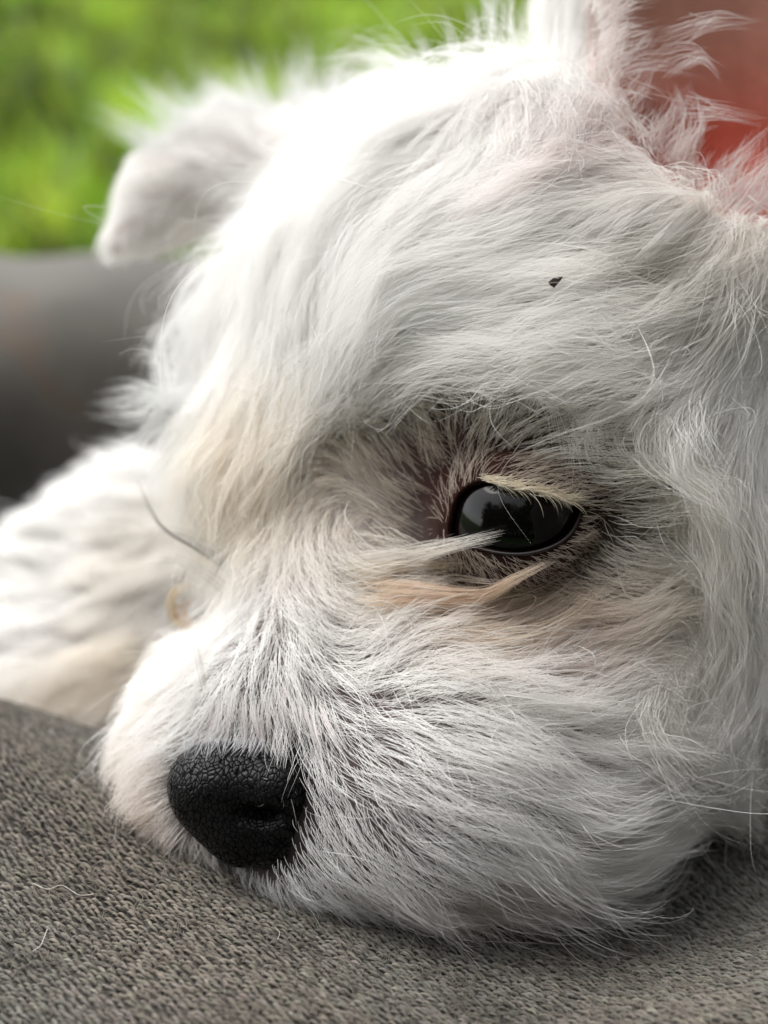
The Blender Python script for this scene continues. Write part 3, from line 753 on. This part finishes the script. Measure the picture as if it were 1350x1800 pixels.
# forelock pointing left over the sofa
for i, (e, dd) in enumerate([((155,708),17.4),((175,700),17.6),((163,782),17.5),((200,690),17.3),((215,755),17.8),((240,640),17.8),((180,730),17.2),((262,600),18)]):
    add([(370,735 - i * 6),(310,705 + (i % 3) * 12),((310 + e[0]) / 2, e[1] + 5 - 18 * (i % 2)), e], None, 38, .26, .05, .0032, (.84,.84,.83), 20 + i, depth=[17.4,17.2,dd - .1,dd], fan=.09, ends=.10)
for i, e in enumerate([(300,500),(318,470),(285,560),(300,640),(335,560),(310,585)]):
    add([(370,e[1] + 150),(335,e[1] + 90),(e[0],e[1])], None, 24, .22, .10, .0030, (.84,.84,.84), 30 + i, depth=[17.8,17.9,18.2], fan=.08)
# fluff on the far ear, standing up
for i in range(26):
    x0 = 300 + i * 11 + rr.normal() * 8; an = math.radians(150 - i * 3.6 + rr.normal() * 9); ln = 130 + rr.random() * 70
    y0 = 285 - (x0 - 300) * .18
    add([(x0, y0), (x0 + .5 * ln * math.cos(an) + 6, y0 - .5 * ln * math.sin(an)), (x0 + ln * math.cos(an) - 10, y0 - ln * math.sin(an) * .92)], None, 46, .34, .14, .0034, (.86,.86,.86), 40 + i, depth=[21.6, 21.3, 21.5], fan=.10, ends=.25)
# wisps on the crown against the grass
for i, (x0, y0, x1, y1) in enumerate([(800,110,772,20),(830,90,820,0),(760,130,722,40),(860,60,838,-30),(720,150,735,70),(640,190,606,110),(600,210,560,120),(560,240,520,130),(690,170,640,95)]):
    add([(x0,y0),((x0+x1)/2+8,(y0+y1)/2),(x1,y1)], None, 14, .12, .05, .0032, (.86,.86,.86), 80 + i, depth=[18.3,18.2,18.2], fan=.05)
# tuft hanging over the nose
for i in range(30):
    x0 = 375 + i * 6.5; y0 = 1222 - 20 * math.sin(i * .4) + rr.normal() * 10; dx = -14 + i * 1.7 + rr.normal() * 14; ln = 85 + rr.random() * 50
    add([(x0, y0), (x0 + dx * .35, y0 + ln * .45), (x0 + dx, y0 + ln)], [.05, .22, .16], 9, .05, .012, .0036, (.84,.80,.79), 100 + i, fan=.015, Kk=8)
for i in range(16):       # little hairs on the near rim of the nose top
    x0 = 330 + i * 9; add([(x0, 1292), (x0 - 6, 1312), (x0 - 16 + rr.normal() * 6, 1332 + rr.normal() * 6)], None, 6, .04, .02, .0024, (.6,.6,.62), 140 + i, depth=[14.35 - .0012 * i, 14.18, 14.1], Kk=6)
# soft hair fringing the red inside of the near ear
rim = np.array([(1052,-40),(1060,60),(1075,160),(1125,250),(1190,315),(1260,350),(1360,380)], float)
for i in range(74):
    u_ = rr.random() * 5.999; k_ = int(u_); t_ = u_ - k_; x0, y0 = rim[k_] * (1 - t_) + rim[k_ + 1] * t_
    x0 += rr.normal() * 10 - 8; y0 += rr.normal() * 10 + 8; ln = rr.uniform(70, 170) if y0 > 120 else rr.uniform(60, 130)
    an = math.radians((62 if y0 > 200 else 38) + rr.normal() * 20); bw = rr.normal() * 14
    ex, ey = x0 + ln * math.cos(an), y0 - ln * math.sin(an)
    add([(x0, y0), ((x0 + ex) / 2 - bw * math.sin(an), (y0 + ey) / 2 - bw * math.cos(an)), (ex, ey)], None, int(rr.uniform(10, 26)), .14, .05, .0024, (.90,.84,.82), 160 + i, depth=[15.9, 15.6, 15.6], fan=.05, ends=.25, root=.3)
for i, (a, b, c_) in enumerate([((1240,330),(1300,280),(1380,200)),((1270,350),(1330,300),(1400,240)),((1300,370),(1350,320),(1400,280)),((1180,60),(1260,35),(1350,42)),((1170,110),(1230,90),(1270,130)),((1200,185),(1260,192),(1345,212)),((1170,300),(1225,230),(1215,150)),((1150,290),(1200,220),(1180,140))]):
    add([a, b, c_], None, 26, .2, .05, .0026, (.91,.86,.84), 250 + i, depth=[15.8, 15.5, 15.4], fan=.05, ends=.25, root=.4)
# stray guard hairs over the whole near side
for i in range(230):
    x0 = rr.uniform(560, 1240); y0 = rr.uniform(1120, 1520) if i % 3 else rr.uniform(480, 1100)
    if (690 < x0 < 1080 and 740 < y0 < 1060) or (560 < x0 < 1060 and 700 < y0 < 1000): continue
    ln = rr.uniform(50, 150); an = math.radians(-38 + rr.normal() * 26); bx_ = rr.normal() * 14
    add([(x0, y0), (x0 + ln * .5 * math.cos(an) + bx_ * math.sin(an), y0 - ln * .5 * math.sin(an) + bx_ * math.cos(an)), (x0 + ln * math.cos(an), y0 - ln * math.sin(an))], [.15, .42, .45], 1, 0, 0, .0034, (.92,.91,.89), 500 + i, ends=0, Kk=9, root=0)
# long coat falling from the ear's edge
for i in range(22):
    x0 = 880 + i * 9 + rr.normal() * 7; y0 = -60 + rr.random() * 170; ln = 150 + rr.random() * 210
    add([(x0, y0), (x0 - 8 + rr.normal() * 8, y0 + ln * .5), (x0 - 14 + rr.normal() * 26, y0 + ln)], [.25, .35, .3], 26, .26, .07, .0028, (.90,.89,.87), 300 + i, fan=.09, ends=.3, root=.5)
for i in range(24):
    u_ = i / 23.; x0 = 1360 - 250 * u_ + rr.normal() * 6; y0 = 325 + 20 * u_ + rr.normal() * 12 - 60 * math.sin(u_ * 3.1) * 0; ln = 150 + rr.random() * 110; an = math.radians(228 - 22 * u_ + rr.normal() * 6)
    add([(x0, y0), (x0 + ln * .5 * math.cos(an) - 4, y0 - ln * .5 * math.sin(an) - 8), (x0 + ln * math.cos(an), y0 - ln * math.sin(an))], [.25, .4, .35], 22, .20, .04, .0029, (.89,.87,.85), 330 + i, fan=.04, ends=.2)
# coarse single hairs and whiskers
for i, (pp, h) in enumerate([([(690,700),(760,745)],.55),([(880,690),(960,735)],.5),([(1240,700),(1285,745)],.5),([(1210,755),(1270,790)],.5),([(1178,775),(1200,790)],.5),([(1283,1010),(1295,1035),(1296,1050)],.5),
        ([(790,600),(900,660),(940,690)],.6),([(960,545),(1000,590)],.5),([(1000,570),(1060,640)],.5),
        ([(920,1480),(975,1530),(1005,1612)],.4),([(1010,1420),(1060,1500),(1100,1545)],.5),([(930,1430),(1040,1500),(1090,1575)],.5),([(760,1590),(800,1620),(830,1652)],.4),([(1080,1280),(1100,1310),(1104,1325)],.5),
        ([(1000,1130),(1040,1150),(1055,1190)],.5),([(620,870),(608,910),(640,950)],.4),([(700,930),(790,985)],.4)]):
    add(pp, [.2] + [h] * (len(pp) - 1), 1, .0, .0, .0052, (.88,.87,.85), 220 + i, ends=0)
pts = []; 
for Kk in sorted({s[0].shape[1] for s in ST}):
    sel = [s for s in ST if s[0].shape[1] == Kk]
    attach('loose_tufts', np.concatenate([s[0] for s in sel]), np.concatenate([s[1] for s in sel]), np.concatenate([s[2] for s in sel]), mat='fur', label='long tufts and coarse single hairs lying over the coat')
print('tufts', round(time.time() - T0, 1))

# ------------------------------------------------------------------ cushion
def h_cushion(x, y):
    x = np.asarray(x, float); y = np.asarray(y, float)
    h = .16 * np.sin(.62 * x - .5 * y + .6) + .10 * np.sin(.5 * x + .3 * y) + .07 * np.sin(.9 * y - .4 * x + 1) + .04 * np.sin(1.7 * x + 1.1 * y)
    edge = np.clip(14.0 - .4 * (x + 4.2), 13.5, 15.6)
    k = 1 / (1 + np.exp(-(y - edge - 1.6) / .75)); left = 1 / (1 + np.exp((x - 1) / 1.2))
    h = h - 8.5 * k * left - 1.2 * k * (1 - left)
    h = h - .75 * np.exp(-(((x - .9) / 3.0) ** 2 + ((y - 10.8) / 2.4) ** 2))       # pressed down under the chin
    h = h - .75 / (1 + np.exp(-(x - 2.6) / .8)) / (1 + np.exp(-(y - 10.2) / .7))
    u_ = (y - 8.1) - .42 * (x - 3.2); h = h + .42 * np.exp(-(u_ / .9) ** 2) / (1 + np.exp(-(x - .5) / .8)) - .25 * np.exp(-((y - 9.6 - .25 * x) / .7) ** 2) / (1 + np.exp(-(x - 2) / .8))
    h = h + .3 * np.exp(-(((y - 12.2) + .75 * (x + 5)) / .8) ** 2) / (1 + np.exp((x + 3.6) / .5))
    h = h - .02 * np.maximum(0, np.abs(x) - 14) ** 2 - .03 * np.maximum(0, 2 - y) ** 2
    return h
nx, ny = 170, 150
xs = np.linspace(-26, 26, nx); ys = np.linspace(-6, 29.5, ny); X, Y = np.meshgrid(xs, ys, indexing='ij'); Z = h_cushion(X, Y)
tv = np.stack([X, Y, Z - .06], -1).reshape(-1, 3); idn = np.arange(nx * ny).reshape(nx, ny)
tf = np.stack([idn[:-1, :-1], idn[1:, :-1], idn[1:, 1:], idn[:-1, 1:]], -1).reshape(-1, 4)
ring = np.concatenate([idn[:, 0], idn[-1, 1:], idn[-2::-1, -1], idn[0, -2:0:-1]])
bot = tv[ring].copy(); bot[:, 2] = -11; bi = np.arange(len(ring)) + len(tv)
sf = np.stack([ring, bi, np.roll(bi, -1), np.roll(ring, -1)], -1)
seat = empty('seat_cushion', (0, 12, -11)); tag(seat, 'grey-brown knitted seat cushion under the puppy, surface of small slanting stitches', 'cushion')
cm = child_mesh('cover', np.concatenate([tv, bot]), np.concatenate([tf, sf]), M['cushion'], parent=seat)
# stitches
cw, rw = .092, .062
gx, gy = np.meshgrid(np.arange(-11, 11, cw), np.arange(6.2, 17.5, rw), indexing='ij')
rk = np.random.default_rng(5)
gx = gx + (np.round((gy - 6.2) / rw) % 2) * cw * .5
gx = gx.ravel() + rk.normal(0, .014, gx.size); gy = gy.ravel() + rk.normal(0, .012, gy.size)
wob = vnoise(np.stack([gx, gy, gx * 0], 1), .5, 31); gx = gx + wob[:, 0] * .05; gy = gy + wob[:, 1] * .05
ns = len(gx); ang = np.radians(-40 + 6 * wob[:, 2] + rk.normal(0, 7, ns)); Ls = .145 * rk.uniform(.75, 1.25, ns)
Ks = 5; s = np.linspace(-.5, .5, Ks)[None]
sx = gx[:, None] + np.cos(ang)[:, None] * Ls[:, None] * s - .004 * np.sin(ang)[:, None] * np.cos(s * math.pi); sy = gy[:, None] + np.sin(ang)[:, None] * Ls[:, None] * s
szz = h_cushion(sx, sy) - .050 + .034 * np.cos(s * math.pi) * rk.uniform(.4, 1.5, ns)[:, None]
bigN = vnoise(np.stack([gx, gy, gx * 0], 1), 1.3, 77)[:, 0] * .5 + vnoise(np.stack([gx, gy, gx * 0], 1), 4, 78)[:, 0] * .3
base = np.array([.19, .178, .154])[None] * np.clip(1 + .17 * bigN[:, None] + rk.normal(0, .2, (ns, 1)), .35, 1.6)
base = base * (1 + rk.normal(0, .022, (ns, 3))); hue = vnoise(np.stack([gx, gy, gx * 0], 1), .9, 61)[:, :1]; base = base * (1 + hue * np.array([[.06, .0, -.04]])); worn = vnoise(np.stack([gx, gy, gx * 0], 1), 2.6, 63)[:, :1]; base = base * np.where(worn < -1.15, .72, 1)
st = curves_obj('knit_stitches', np.stack([sx, sy, szz], -1), np.full((ns, Ks), .0165) * np.array([.45, 1, 1.15, 1, .4])[None] * rk.uniform(.75, 1.2, (ns, 1)), base, M['yarn'], None)
st.parent = seat; st.location = tuple(-np.array(seat.location)); st['kind'] = 'stuff'
nf = 16000; fx_ = rk.uniform(-10, 10, nf); fy_ = rk.uniform(6.2, 17, nf); an = rk.uniform(0, 6.28, nf); Lf = rk.uniform(.08, .3, nf); Kf = 5
s = np.linspace(0, 1, Kf)[None]; bend = rk.normal(0, 1.6, nf)[:, None]
hx = fx_[:, None] + np.cos(an[:, None] + bend * s) * Lf[:, None] * s; hy = fy_[:, None] + np.sin(an[:, None] + bend * s) * Lf[:, None] * s
hz = h_cushion(hx, hy) + .0 + .05 * s * rk.uniform(0, 1.4, (nf, 1))
fz = curves_obj('yarn_fuzz', np.stack([hx, hy, hz], -1), np.full((nf, Kf), .0028), np.tile([.22, .195, .165], (nf, 1)) * rk.uniform(.6, 1.3, (nf, 1)), M['yarn'], None)
fz.parent = seat; fz.location = tuple(-np.array(seat.location)); fz['kind'] = 'stuff'

def ground_hit(px, py):
    "where a sight line meets the cushion"
    d = unit(P(px, py, 1.) - CAM); t = 8.
    for _ in range(200):
        p = CAM + d * t; g = p[2] - h_cushion(p[0], p[1])
        if g < .005: break
        t += max(g * .5, .01)
    return p
# small things lying about
def loose(pix, r, label, col=(.62, .58, .52), n=1):
    ctrl = np.array([ground_hit(*q) for q in pix]); m = len(ctrl); mid = []
    for i in range(24):
        uu = i / 23 * (m - 1); k = min(int(uu), m - 2); t = uu - k
        a, b, c, e = ctrl[max(k - 1, 0)], ctrl[k], ctrl[k + 1], ctrl[min(k + 2, m - 1)]
        mid.append(.5 * ((2 * b) + (-a + c) * t + (2 * a - 5 * b + 4 * c - e) * t * t + (-a + 3 * b - 3 * c + e) * t ** 3))
    mid = np.array(mid); mid[:, 2] += .035 + .02 * np.sin(np.linspace(0, 3.1, 24))
    v, f = tube(mid, r, 6); mt = bpy.data.materials.get('loose_hair') or Mat('loose_hair', Roughness=.5, Base_Color=(*col, 1)).m
    o = mesh_obj('loose_hair', v, f, mt, None, origin=mid[0]); tag(o, label, 'hair', 'loose hairs on the cushion'); return o
loose([(84,1637),(78,1655),(72,1668),(58,1676)], .0045, 'short white hair hooked at its end on the cushion, lower left')
loose([(58,1556),(85,1568),(110,1562),(140,1578),(165,1575)], .0036, 'long wavy white hair on the cushion left of the nose')
loose([(483,1634),(492,1645),(488,1655)], .003, 'tiny pale hair on the cushion below the chin')
def lump(name, c, r, mat, label, cat, seed, group=None, n=10):
    q = np.random.default_rng(seed); v, f = uv_sphere(np.zeros(3), 1., 12, 8, axis=(0, 0, 1.))
    v = v * np.array(r)[None] * (1 + .22 * vnoise(v, 2.2, seed)[:, :1]); a = q.uniform(0, 3); Rz = np.array([[math.cos(a), -math.sin(a), 0], [math.sin(a), math.cos(a), 0], [0, 0, 1]])
    o = mesh_obj(name, v @ Rz.T + c, f, mat, None, origin=c); return tag(o, label, cat, group)
for i, (x, y, l) in enumerate([(281,1600,'dark lint speck on the cushion under the nose'),(213,1628,'fainter dark lint speck left of the one under the nose'),(505,1710,'dark lint streak low on the cushion near the middle'),(75,1732,'bluish dark lint speck at the lower left of the cushion')]):
    g = ground_hit(x, y); lump('lint', g + [0, 0, .012], (.085, .045, .03), M['lint'], l, 'lint', 50 + i, 'lint on the cushion')
# seed husk caught in the forehead fur
hp, _ = march([977], [494]); hc_ = hp[0] - FA * .95
sp = np.array([(964,496),(972,489),(990,486),(984,495),(975,505),(968,501)], float); dz = (hc_ - CAM) @ FA
fr_ = [P(x, y, dz + .01 * i) for i, (x, y) in enumerate(sp)]; bk = [q + FA * .035 for q in fr_]; ctr = [np.mean(fr_, 0) - FA * .02, np.mean(bk, 0) + FA * .02]
v = np.array(fr_ + bk + ctr); f = []
for i in range(6):
    j = (i + 1) % 6; f += [(i, j, 12), (j, i, i + 6), (j, i + 6, j + 6), (j + 6, i + 6, 13)]
o = mesh_obj('seed_husk', v, f, M['seed'], None, smooth=False, origin=hc_); tag(o, 'dark brown pointed seed husk caught in the white fur above the eye', 'seed')
cp_, _ = march([362], [1237]); lump('crumb', cp_[0] - FA * .28, (.05, .05, .04), M['crumb'], 'tiny yellow crumb caught in the fur above the nose', 'crumb', 70)

# ------------------------------------------------------------------ sofa behind and below
sofa = empty('sofa', (0, 30, -45)); tag(sofa, 'grey-brown fabric garden sofa with a thick rounded arm behind the puppy', 'sofa')
def rounded_bar(x0, x1, yc, zc, hy, hz, rad, mat, name, n=40, wav=.0, slope=0.):
    nseg = 90; prof = []
    for i in range(n):
        a = 2 * math.pi * i / n; ca, sa = math.cos(a), math.sin(a); e = .42
        prof.append((math.copysign(abs(ca) ** e, ca) * hy, math.copysign(abs(sa) ** e, sa) * hz))
    v = []; f = []; xs_ = np.linspace(x0, x1, nseg)
    for i, x in enumerate(xs_):
        k = min(1, min(i, nseg - 1 - i) / 4.); sc_ = .75 + .25 * math.sqrt(k)
        for (a, b) in prof:
            wv = wav * (math.sin(x * .35 + a * .3) + .6 * math.sin(x * .9 + b * .5))
            v.append((x, yc + a * sc_ + wv, zc + b * sc_ + wv * .6 + slope * x))
    for i in range(nseg - 1):
        for j in range(n): f.append((i * n + j, i * n + (j + 1) % n, (i + 1) * n + (j + 1) % n, (i + 1) * n + j))
    f.append(tuple(range(n))); f.append(tuple(range((nseg - 1) * n, nseg * n))[::-1])
    return child_mesh(name, np.array(v), f, mat, parent=sofa)
rounded_bar(-45, 45, 37.5, -8.8, 5.6, 7.4, 0, M['arm'], 'arm', wav=.4, slope=.045)
rounded_bar(-46, 46, 12, -21, 31.5, 9.8, 0, M['sofa'], 'base')
v_ = []
def slab(name, x0, x1, y0, y1, z0, z1, e=1.6, mat=None):
    "a padded upright panel with softly rounded edges"
    n_ = 24; v = []; f = []
    for i in range(n_ + 1):
        for j in range(n_ + 1):
            u, w = i / n_ * 2 - 1, j / n_ * 2 - 1
            v.append((u, w))
    def bulge(u, w): return (1 - abs(u) ** 6) ** .5 * (1 - abs(w) ** 6) ** .5
    vv = []; xc, xh = (x0 + x1) / 2, (x1 - x0) / 2
    for sgn in (-1, 1):
        for (u, w) in v:
            vv.append((xc + sgn * xh * (.12 + .88 * bulge(u, w)) + .3 * math.sin(5 * u + 3 * w), (y0 + y1) / 2 + u * (y1 - y0) / 2, (z0 + z1) / 2 + w * (z1 - z0) / 2))
    m_ = (n_ + 1) ** 2; g_ = lambda i, j, k: k * m_ + i * (n_ + 1) + j
    for i in range(n_):
        for j in range(n_):
            f.append((g_(i, j, 0), g_(i, j + 1, 0), g_(i + 1, j + 1, 0), g_(i + 1, j, 0))); f.append((g_(i, j, 1), g_(i + 1, j, 1), g_(i + 1, j + 1, 1), g_(i, j + 1, 1)))
    for i in range(n_):
        f += [(g_(i, 0, 0), g_(i + 1, 0, 0), g_(i + 1, 0, 1), g_(i, 0, 1)), (g_(i, n_, 0), g_(i, n_, 1), g_(i + 1, n_, 1), g_(i + 1, n_, 0)), (g_(0, i, 0), g_(0, i, 1), g_(0, i + 1, 1), g_(0, i + 1, 0)), (g_(n_, i, 0), g_(n_, i + 1, 0), g_(n_, i + 1, 1), g_(n_, i, 1))]
    return child_mesh(name, np.array(vv), f, M['sofa'], parent=sofa)
slab('shade_backrest', 16.5, 28, -18, 36, -11, 30)  # unseen back panel added to shade the cheek and chest on the right
for sx_ in (-40, 40):
    for sy_ in (-14, 38):
        a = np.array([[sx_ + i * 2.2, sy_ + j * 2.2, z] for z in (-45, -30) for (i, j) in ((-1, -1), (1, -1), (1, 1), (-1, 1))])
        child_mesh('leg', a, [(3, 2, 1, 0), (4, 5, 6, 7), (0, 1, 5, 4), (1, 2, 6, 5), (2, 3, 7, 6), (3, 0, 4, 7)], M['sofa'], parent=sofa)

# ------------------------------------------------------------------ lawn
m = Mat('lawn', Roughness=.9); tc = m.n('ShaderNodeTexCoord')
n1 = noise(m, 1.6, 6, tc.outputs['Object'], .7); n2 = noise(m, 14, 4, tc.outputs['Object'], .6)
mxx = m.n('ShaderNodeMixRGB'); mxx.inputs[0].default_value = .5; m.l(n1.outputs['Fac'], mxx.inputs[1]); m.l(n2.outputs['Fac'], mxx.inputs[2])
r = ramp(m, mxx.outputs[0], [(.36, (.012, .028, .006)), (.5, (.04, .10, .012)), (.64, (.09, .19, .02))]); m.l(r.outputs[0], m.b.inputs['Base Color'])
v = np.array([(-30000, -30000, -45), (30000, -30000, -45), (30000, 30000, -45), (-30000, 30000, -45)], float)
tag(mesh_obj('ground', v, [(0, 1, 2, 3)], m.m, smooth=False), kind='structure')
m = Mat('grass_blade', Roughness=.55); a = m.n('ShaderNodeAttribute', attribute_name='tint'); m.l(a.outputs['Color'], m.b.inputs['Base Color'])
tr = m.n('ShaderNodeBsdfTranslucent'); m.l(a.outputs['Color'], tr.inputs['Color']); ms = m.n('ShaderNodeMixShader'); ms.inputs[0].default_value = .4
m.l(m.b.outputs[0], ms.inputs[1]); m.l(tr.outputs[0], ms.inputs[2]); m.l(ms.outputs[0], m.t.nodes['Material Output'].inputs[0])
M['blade'] = m.m
rg = np.random.default_rng(9); NB = 90000
yy = 45 + 750 * rg.random(NB) ** 1.5; xx = (rg.random(NB) - .5) * (140 + yy * 1.5) - 40
patch = vnoise(np.stack([xx, yy, xx * 0], 1), .045, 3)[:, 0] + .6 * vnoise(np.stack([xx, yy, xx * 0], 1), .12, 4)[:, 0]
hh = rg.uniform(3, 9, NB) * (1 + .25 * patch) * (1 + yy / 900); ww = rg.uniform(.25, .6, NB) * (1 + yy / 350); broad = rg.random(NB) < .10; ww[broad] *= 4; hh[broad] *= .7
an = rg.uniform(0, 6.28, NB); lx = rg.normal(0, .45, (NB, 2)) * hh[:, None]
b0 = np.stack([xx, yy, np.full(NB, -45.)], 1); sd_ = np.stack([np.cos(an), np.sin(an), an * 0], 1) * ww[:, None]
mid = b0 + np.stack([lx[:, 0] * .35, lx[:, 1] * .35, hh * .6], 1); tip = b0 + np.stack([lx[:, 0], lx[:, 1], hh], 1)
v = np.stack([b0 - sd_ * .5, b0 + sd_ * .5, mid + sd_ * .5, tip + sd_ * .06, tip - sd_ * .06, mid - sd_ * .5], 1).reshape(-1, 3)
q = np.arange(NB)[:, None] * 6; f = np.concatenate([q + [0, 1, 2, 5], q + [5, 2, 3, 4]])
fine_ = .6 * vnoise(np.stack([xx, yy * .35, xx * 0], 1), .22, 5)[:, 0] + .5 * vnoise(np.stack([xx, yy * .3, xx * 0], 1), .5, 6)[:, 0] + .5 * vnoise(np.stack([xx, yy * .25, xx * 0], 1), .16, 16)[:, 0]
gcol = np.array([.19, .32, .03])[None] * np.clip(1.05 + .25 * patch[:, None] + .95 * fine_[:, None] + rg.normal(0, .28, (NB, 1)), .15, 2.6); gcol[:, 0] *= rg.uniform(.8, 1.5, NB)
fl = rg.random(NB) < .012; gcol[fl] = (.5, .55, .42); dry = rg.random(NB) < .05; gcol[dry] = (.16, .13, .07)
tag(mesh_obj('grass', v, f, M['blade'], smooth=False, colors=np.repeat(gcol, 6, 0)), 'bright green overgrown lawn with broad weeds and pale clover heads behind the sofa', 'grass', kind='stuff')

# ------------------------------------------------------------------ unseen trees and hedge added to darken the eye's reflection and the front light
m = Mat('leaf', Roughness=.6); a = m.n('ShaderNodeAttribute', attribute_name='tint'); m.l(a.outputs['Color'], m.b.inputs['Base Color']); M['leaf'] = m.m
m = Mat('bark', Roughness=.9, Base_Color=(.07, .05, .035, 1)); M['bark'] = m.m
def tree(x, y, h, r, label, seed):
    q = np.random.default_rng(seed); t = empty('tree', (x, y, -45)); tag(t, label, 'tree', 'trees added behind the camera to darken reflections')
    pz = np.linspace(-45, h * .75, 10); path = np.stack([x + 12 * np.sin(pz * .01 + seed), y + 10 * np.cos(pz * .012), pz], 1)
    tv_, tf_ = tube(path, np.linspace(16, 5, 10), 12); child_mesh('trunk', tv_, tf_, M['bark'], parent=t)
    n = 9000; c = unit(q.normal(size=(60, 3))) * q.uniform(.3, .95, (60, 1)) * np.array([r, r, h * .42]) + np.array([x, y, h * .55])
    k = q.integers(0, 60, n); p = c[k] + unit(q.normal(size=(n, 3))) * q.uniform(.1, 1, (n, 1)) * r * .33
    a1 = unit(q.normal(size=(n, 3))); a2 = unit(np.cross(a1, q.normal(size=(n, 3)))); s = q.uniform(8, 17, (n, 1))
    v = np.stack([p - a1 * s, p + a2 * s * .45, p + a1 * s, p - a2 * s * .45], 1).reshape(-1, 3); f = np.arange(4 * n).reshape(n, 4)
    child_mesh('crown', v, f, M['leaf'], np.repeat(np.array([.03, .065, .015])[None] * q.uniform(.5, 1.5, (n, 1)), 4, 0), parent=t)
tree(-520, -330, 560, 240, 'added leafy tree furthest left behind the camera', 1)
tree(60, -520, 620, 280, 'added leafy tree straight behind the camera', 2)
tree(560, -360, 600, 260, 'added leafy tree to the right behind the camera', 3)
tree(820, 80, 520, 230, 'added leafy tree at the right of the lawn', 4)
tree(300, -300, 700, 260, 'added tall leafy tree between the one behind the camera and the right one', 5)
tree(-260, -400, 640, 250, 'added tall leafy tree between the one behind the camera and the left one', 6)
q = np.random.default_rng(88); hg = empty('hedge', (0, -640, -45)); tag(hg, 'tall dark garden hedge behind the trees at the photographer\'s back', 'hedge')  # unseen hedge added to fill the eye's reflection with dark
n = 16000; p = np.stack([q.uniform(-1300, 1300, n), -640 + q.normal(0, 55, n), q.uniform(-45, 330, n)], 1); a1 = unit(q.normal(size=(n, 3))); a2 = unit(np.cross(a1, q.normal(size=(n, 3)))); s_ = q.uniform(14, 26, (n, 1))
child_mesh('foliage', np.stack([p - a1 * s_, p + a2 * s_ * .5, p + a1 * s_, p - a2 * s_ * .5], 1).reshape(-1, 3), np.arange(4 * n).reshape(n, 4), M['leaf'], np.repeat(np.array([.02, .045, .012])[None] * q.uniform(.5, 1.5, (n, 1)), 4, 0), parent=hg)
print('done', round(time.time() - T0, 1))
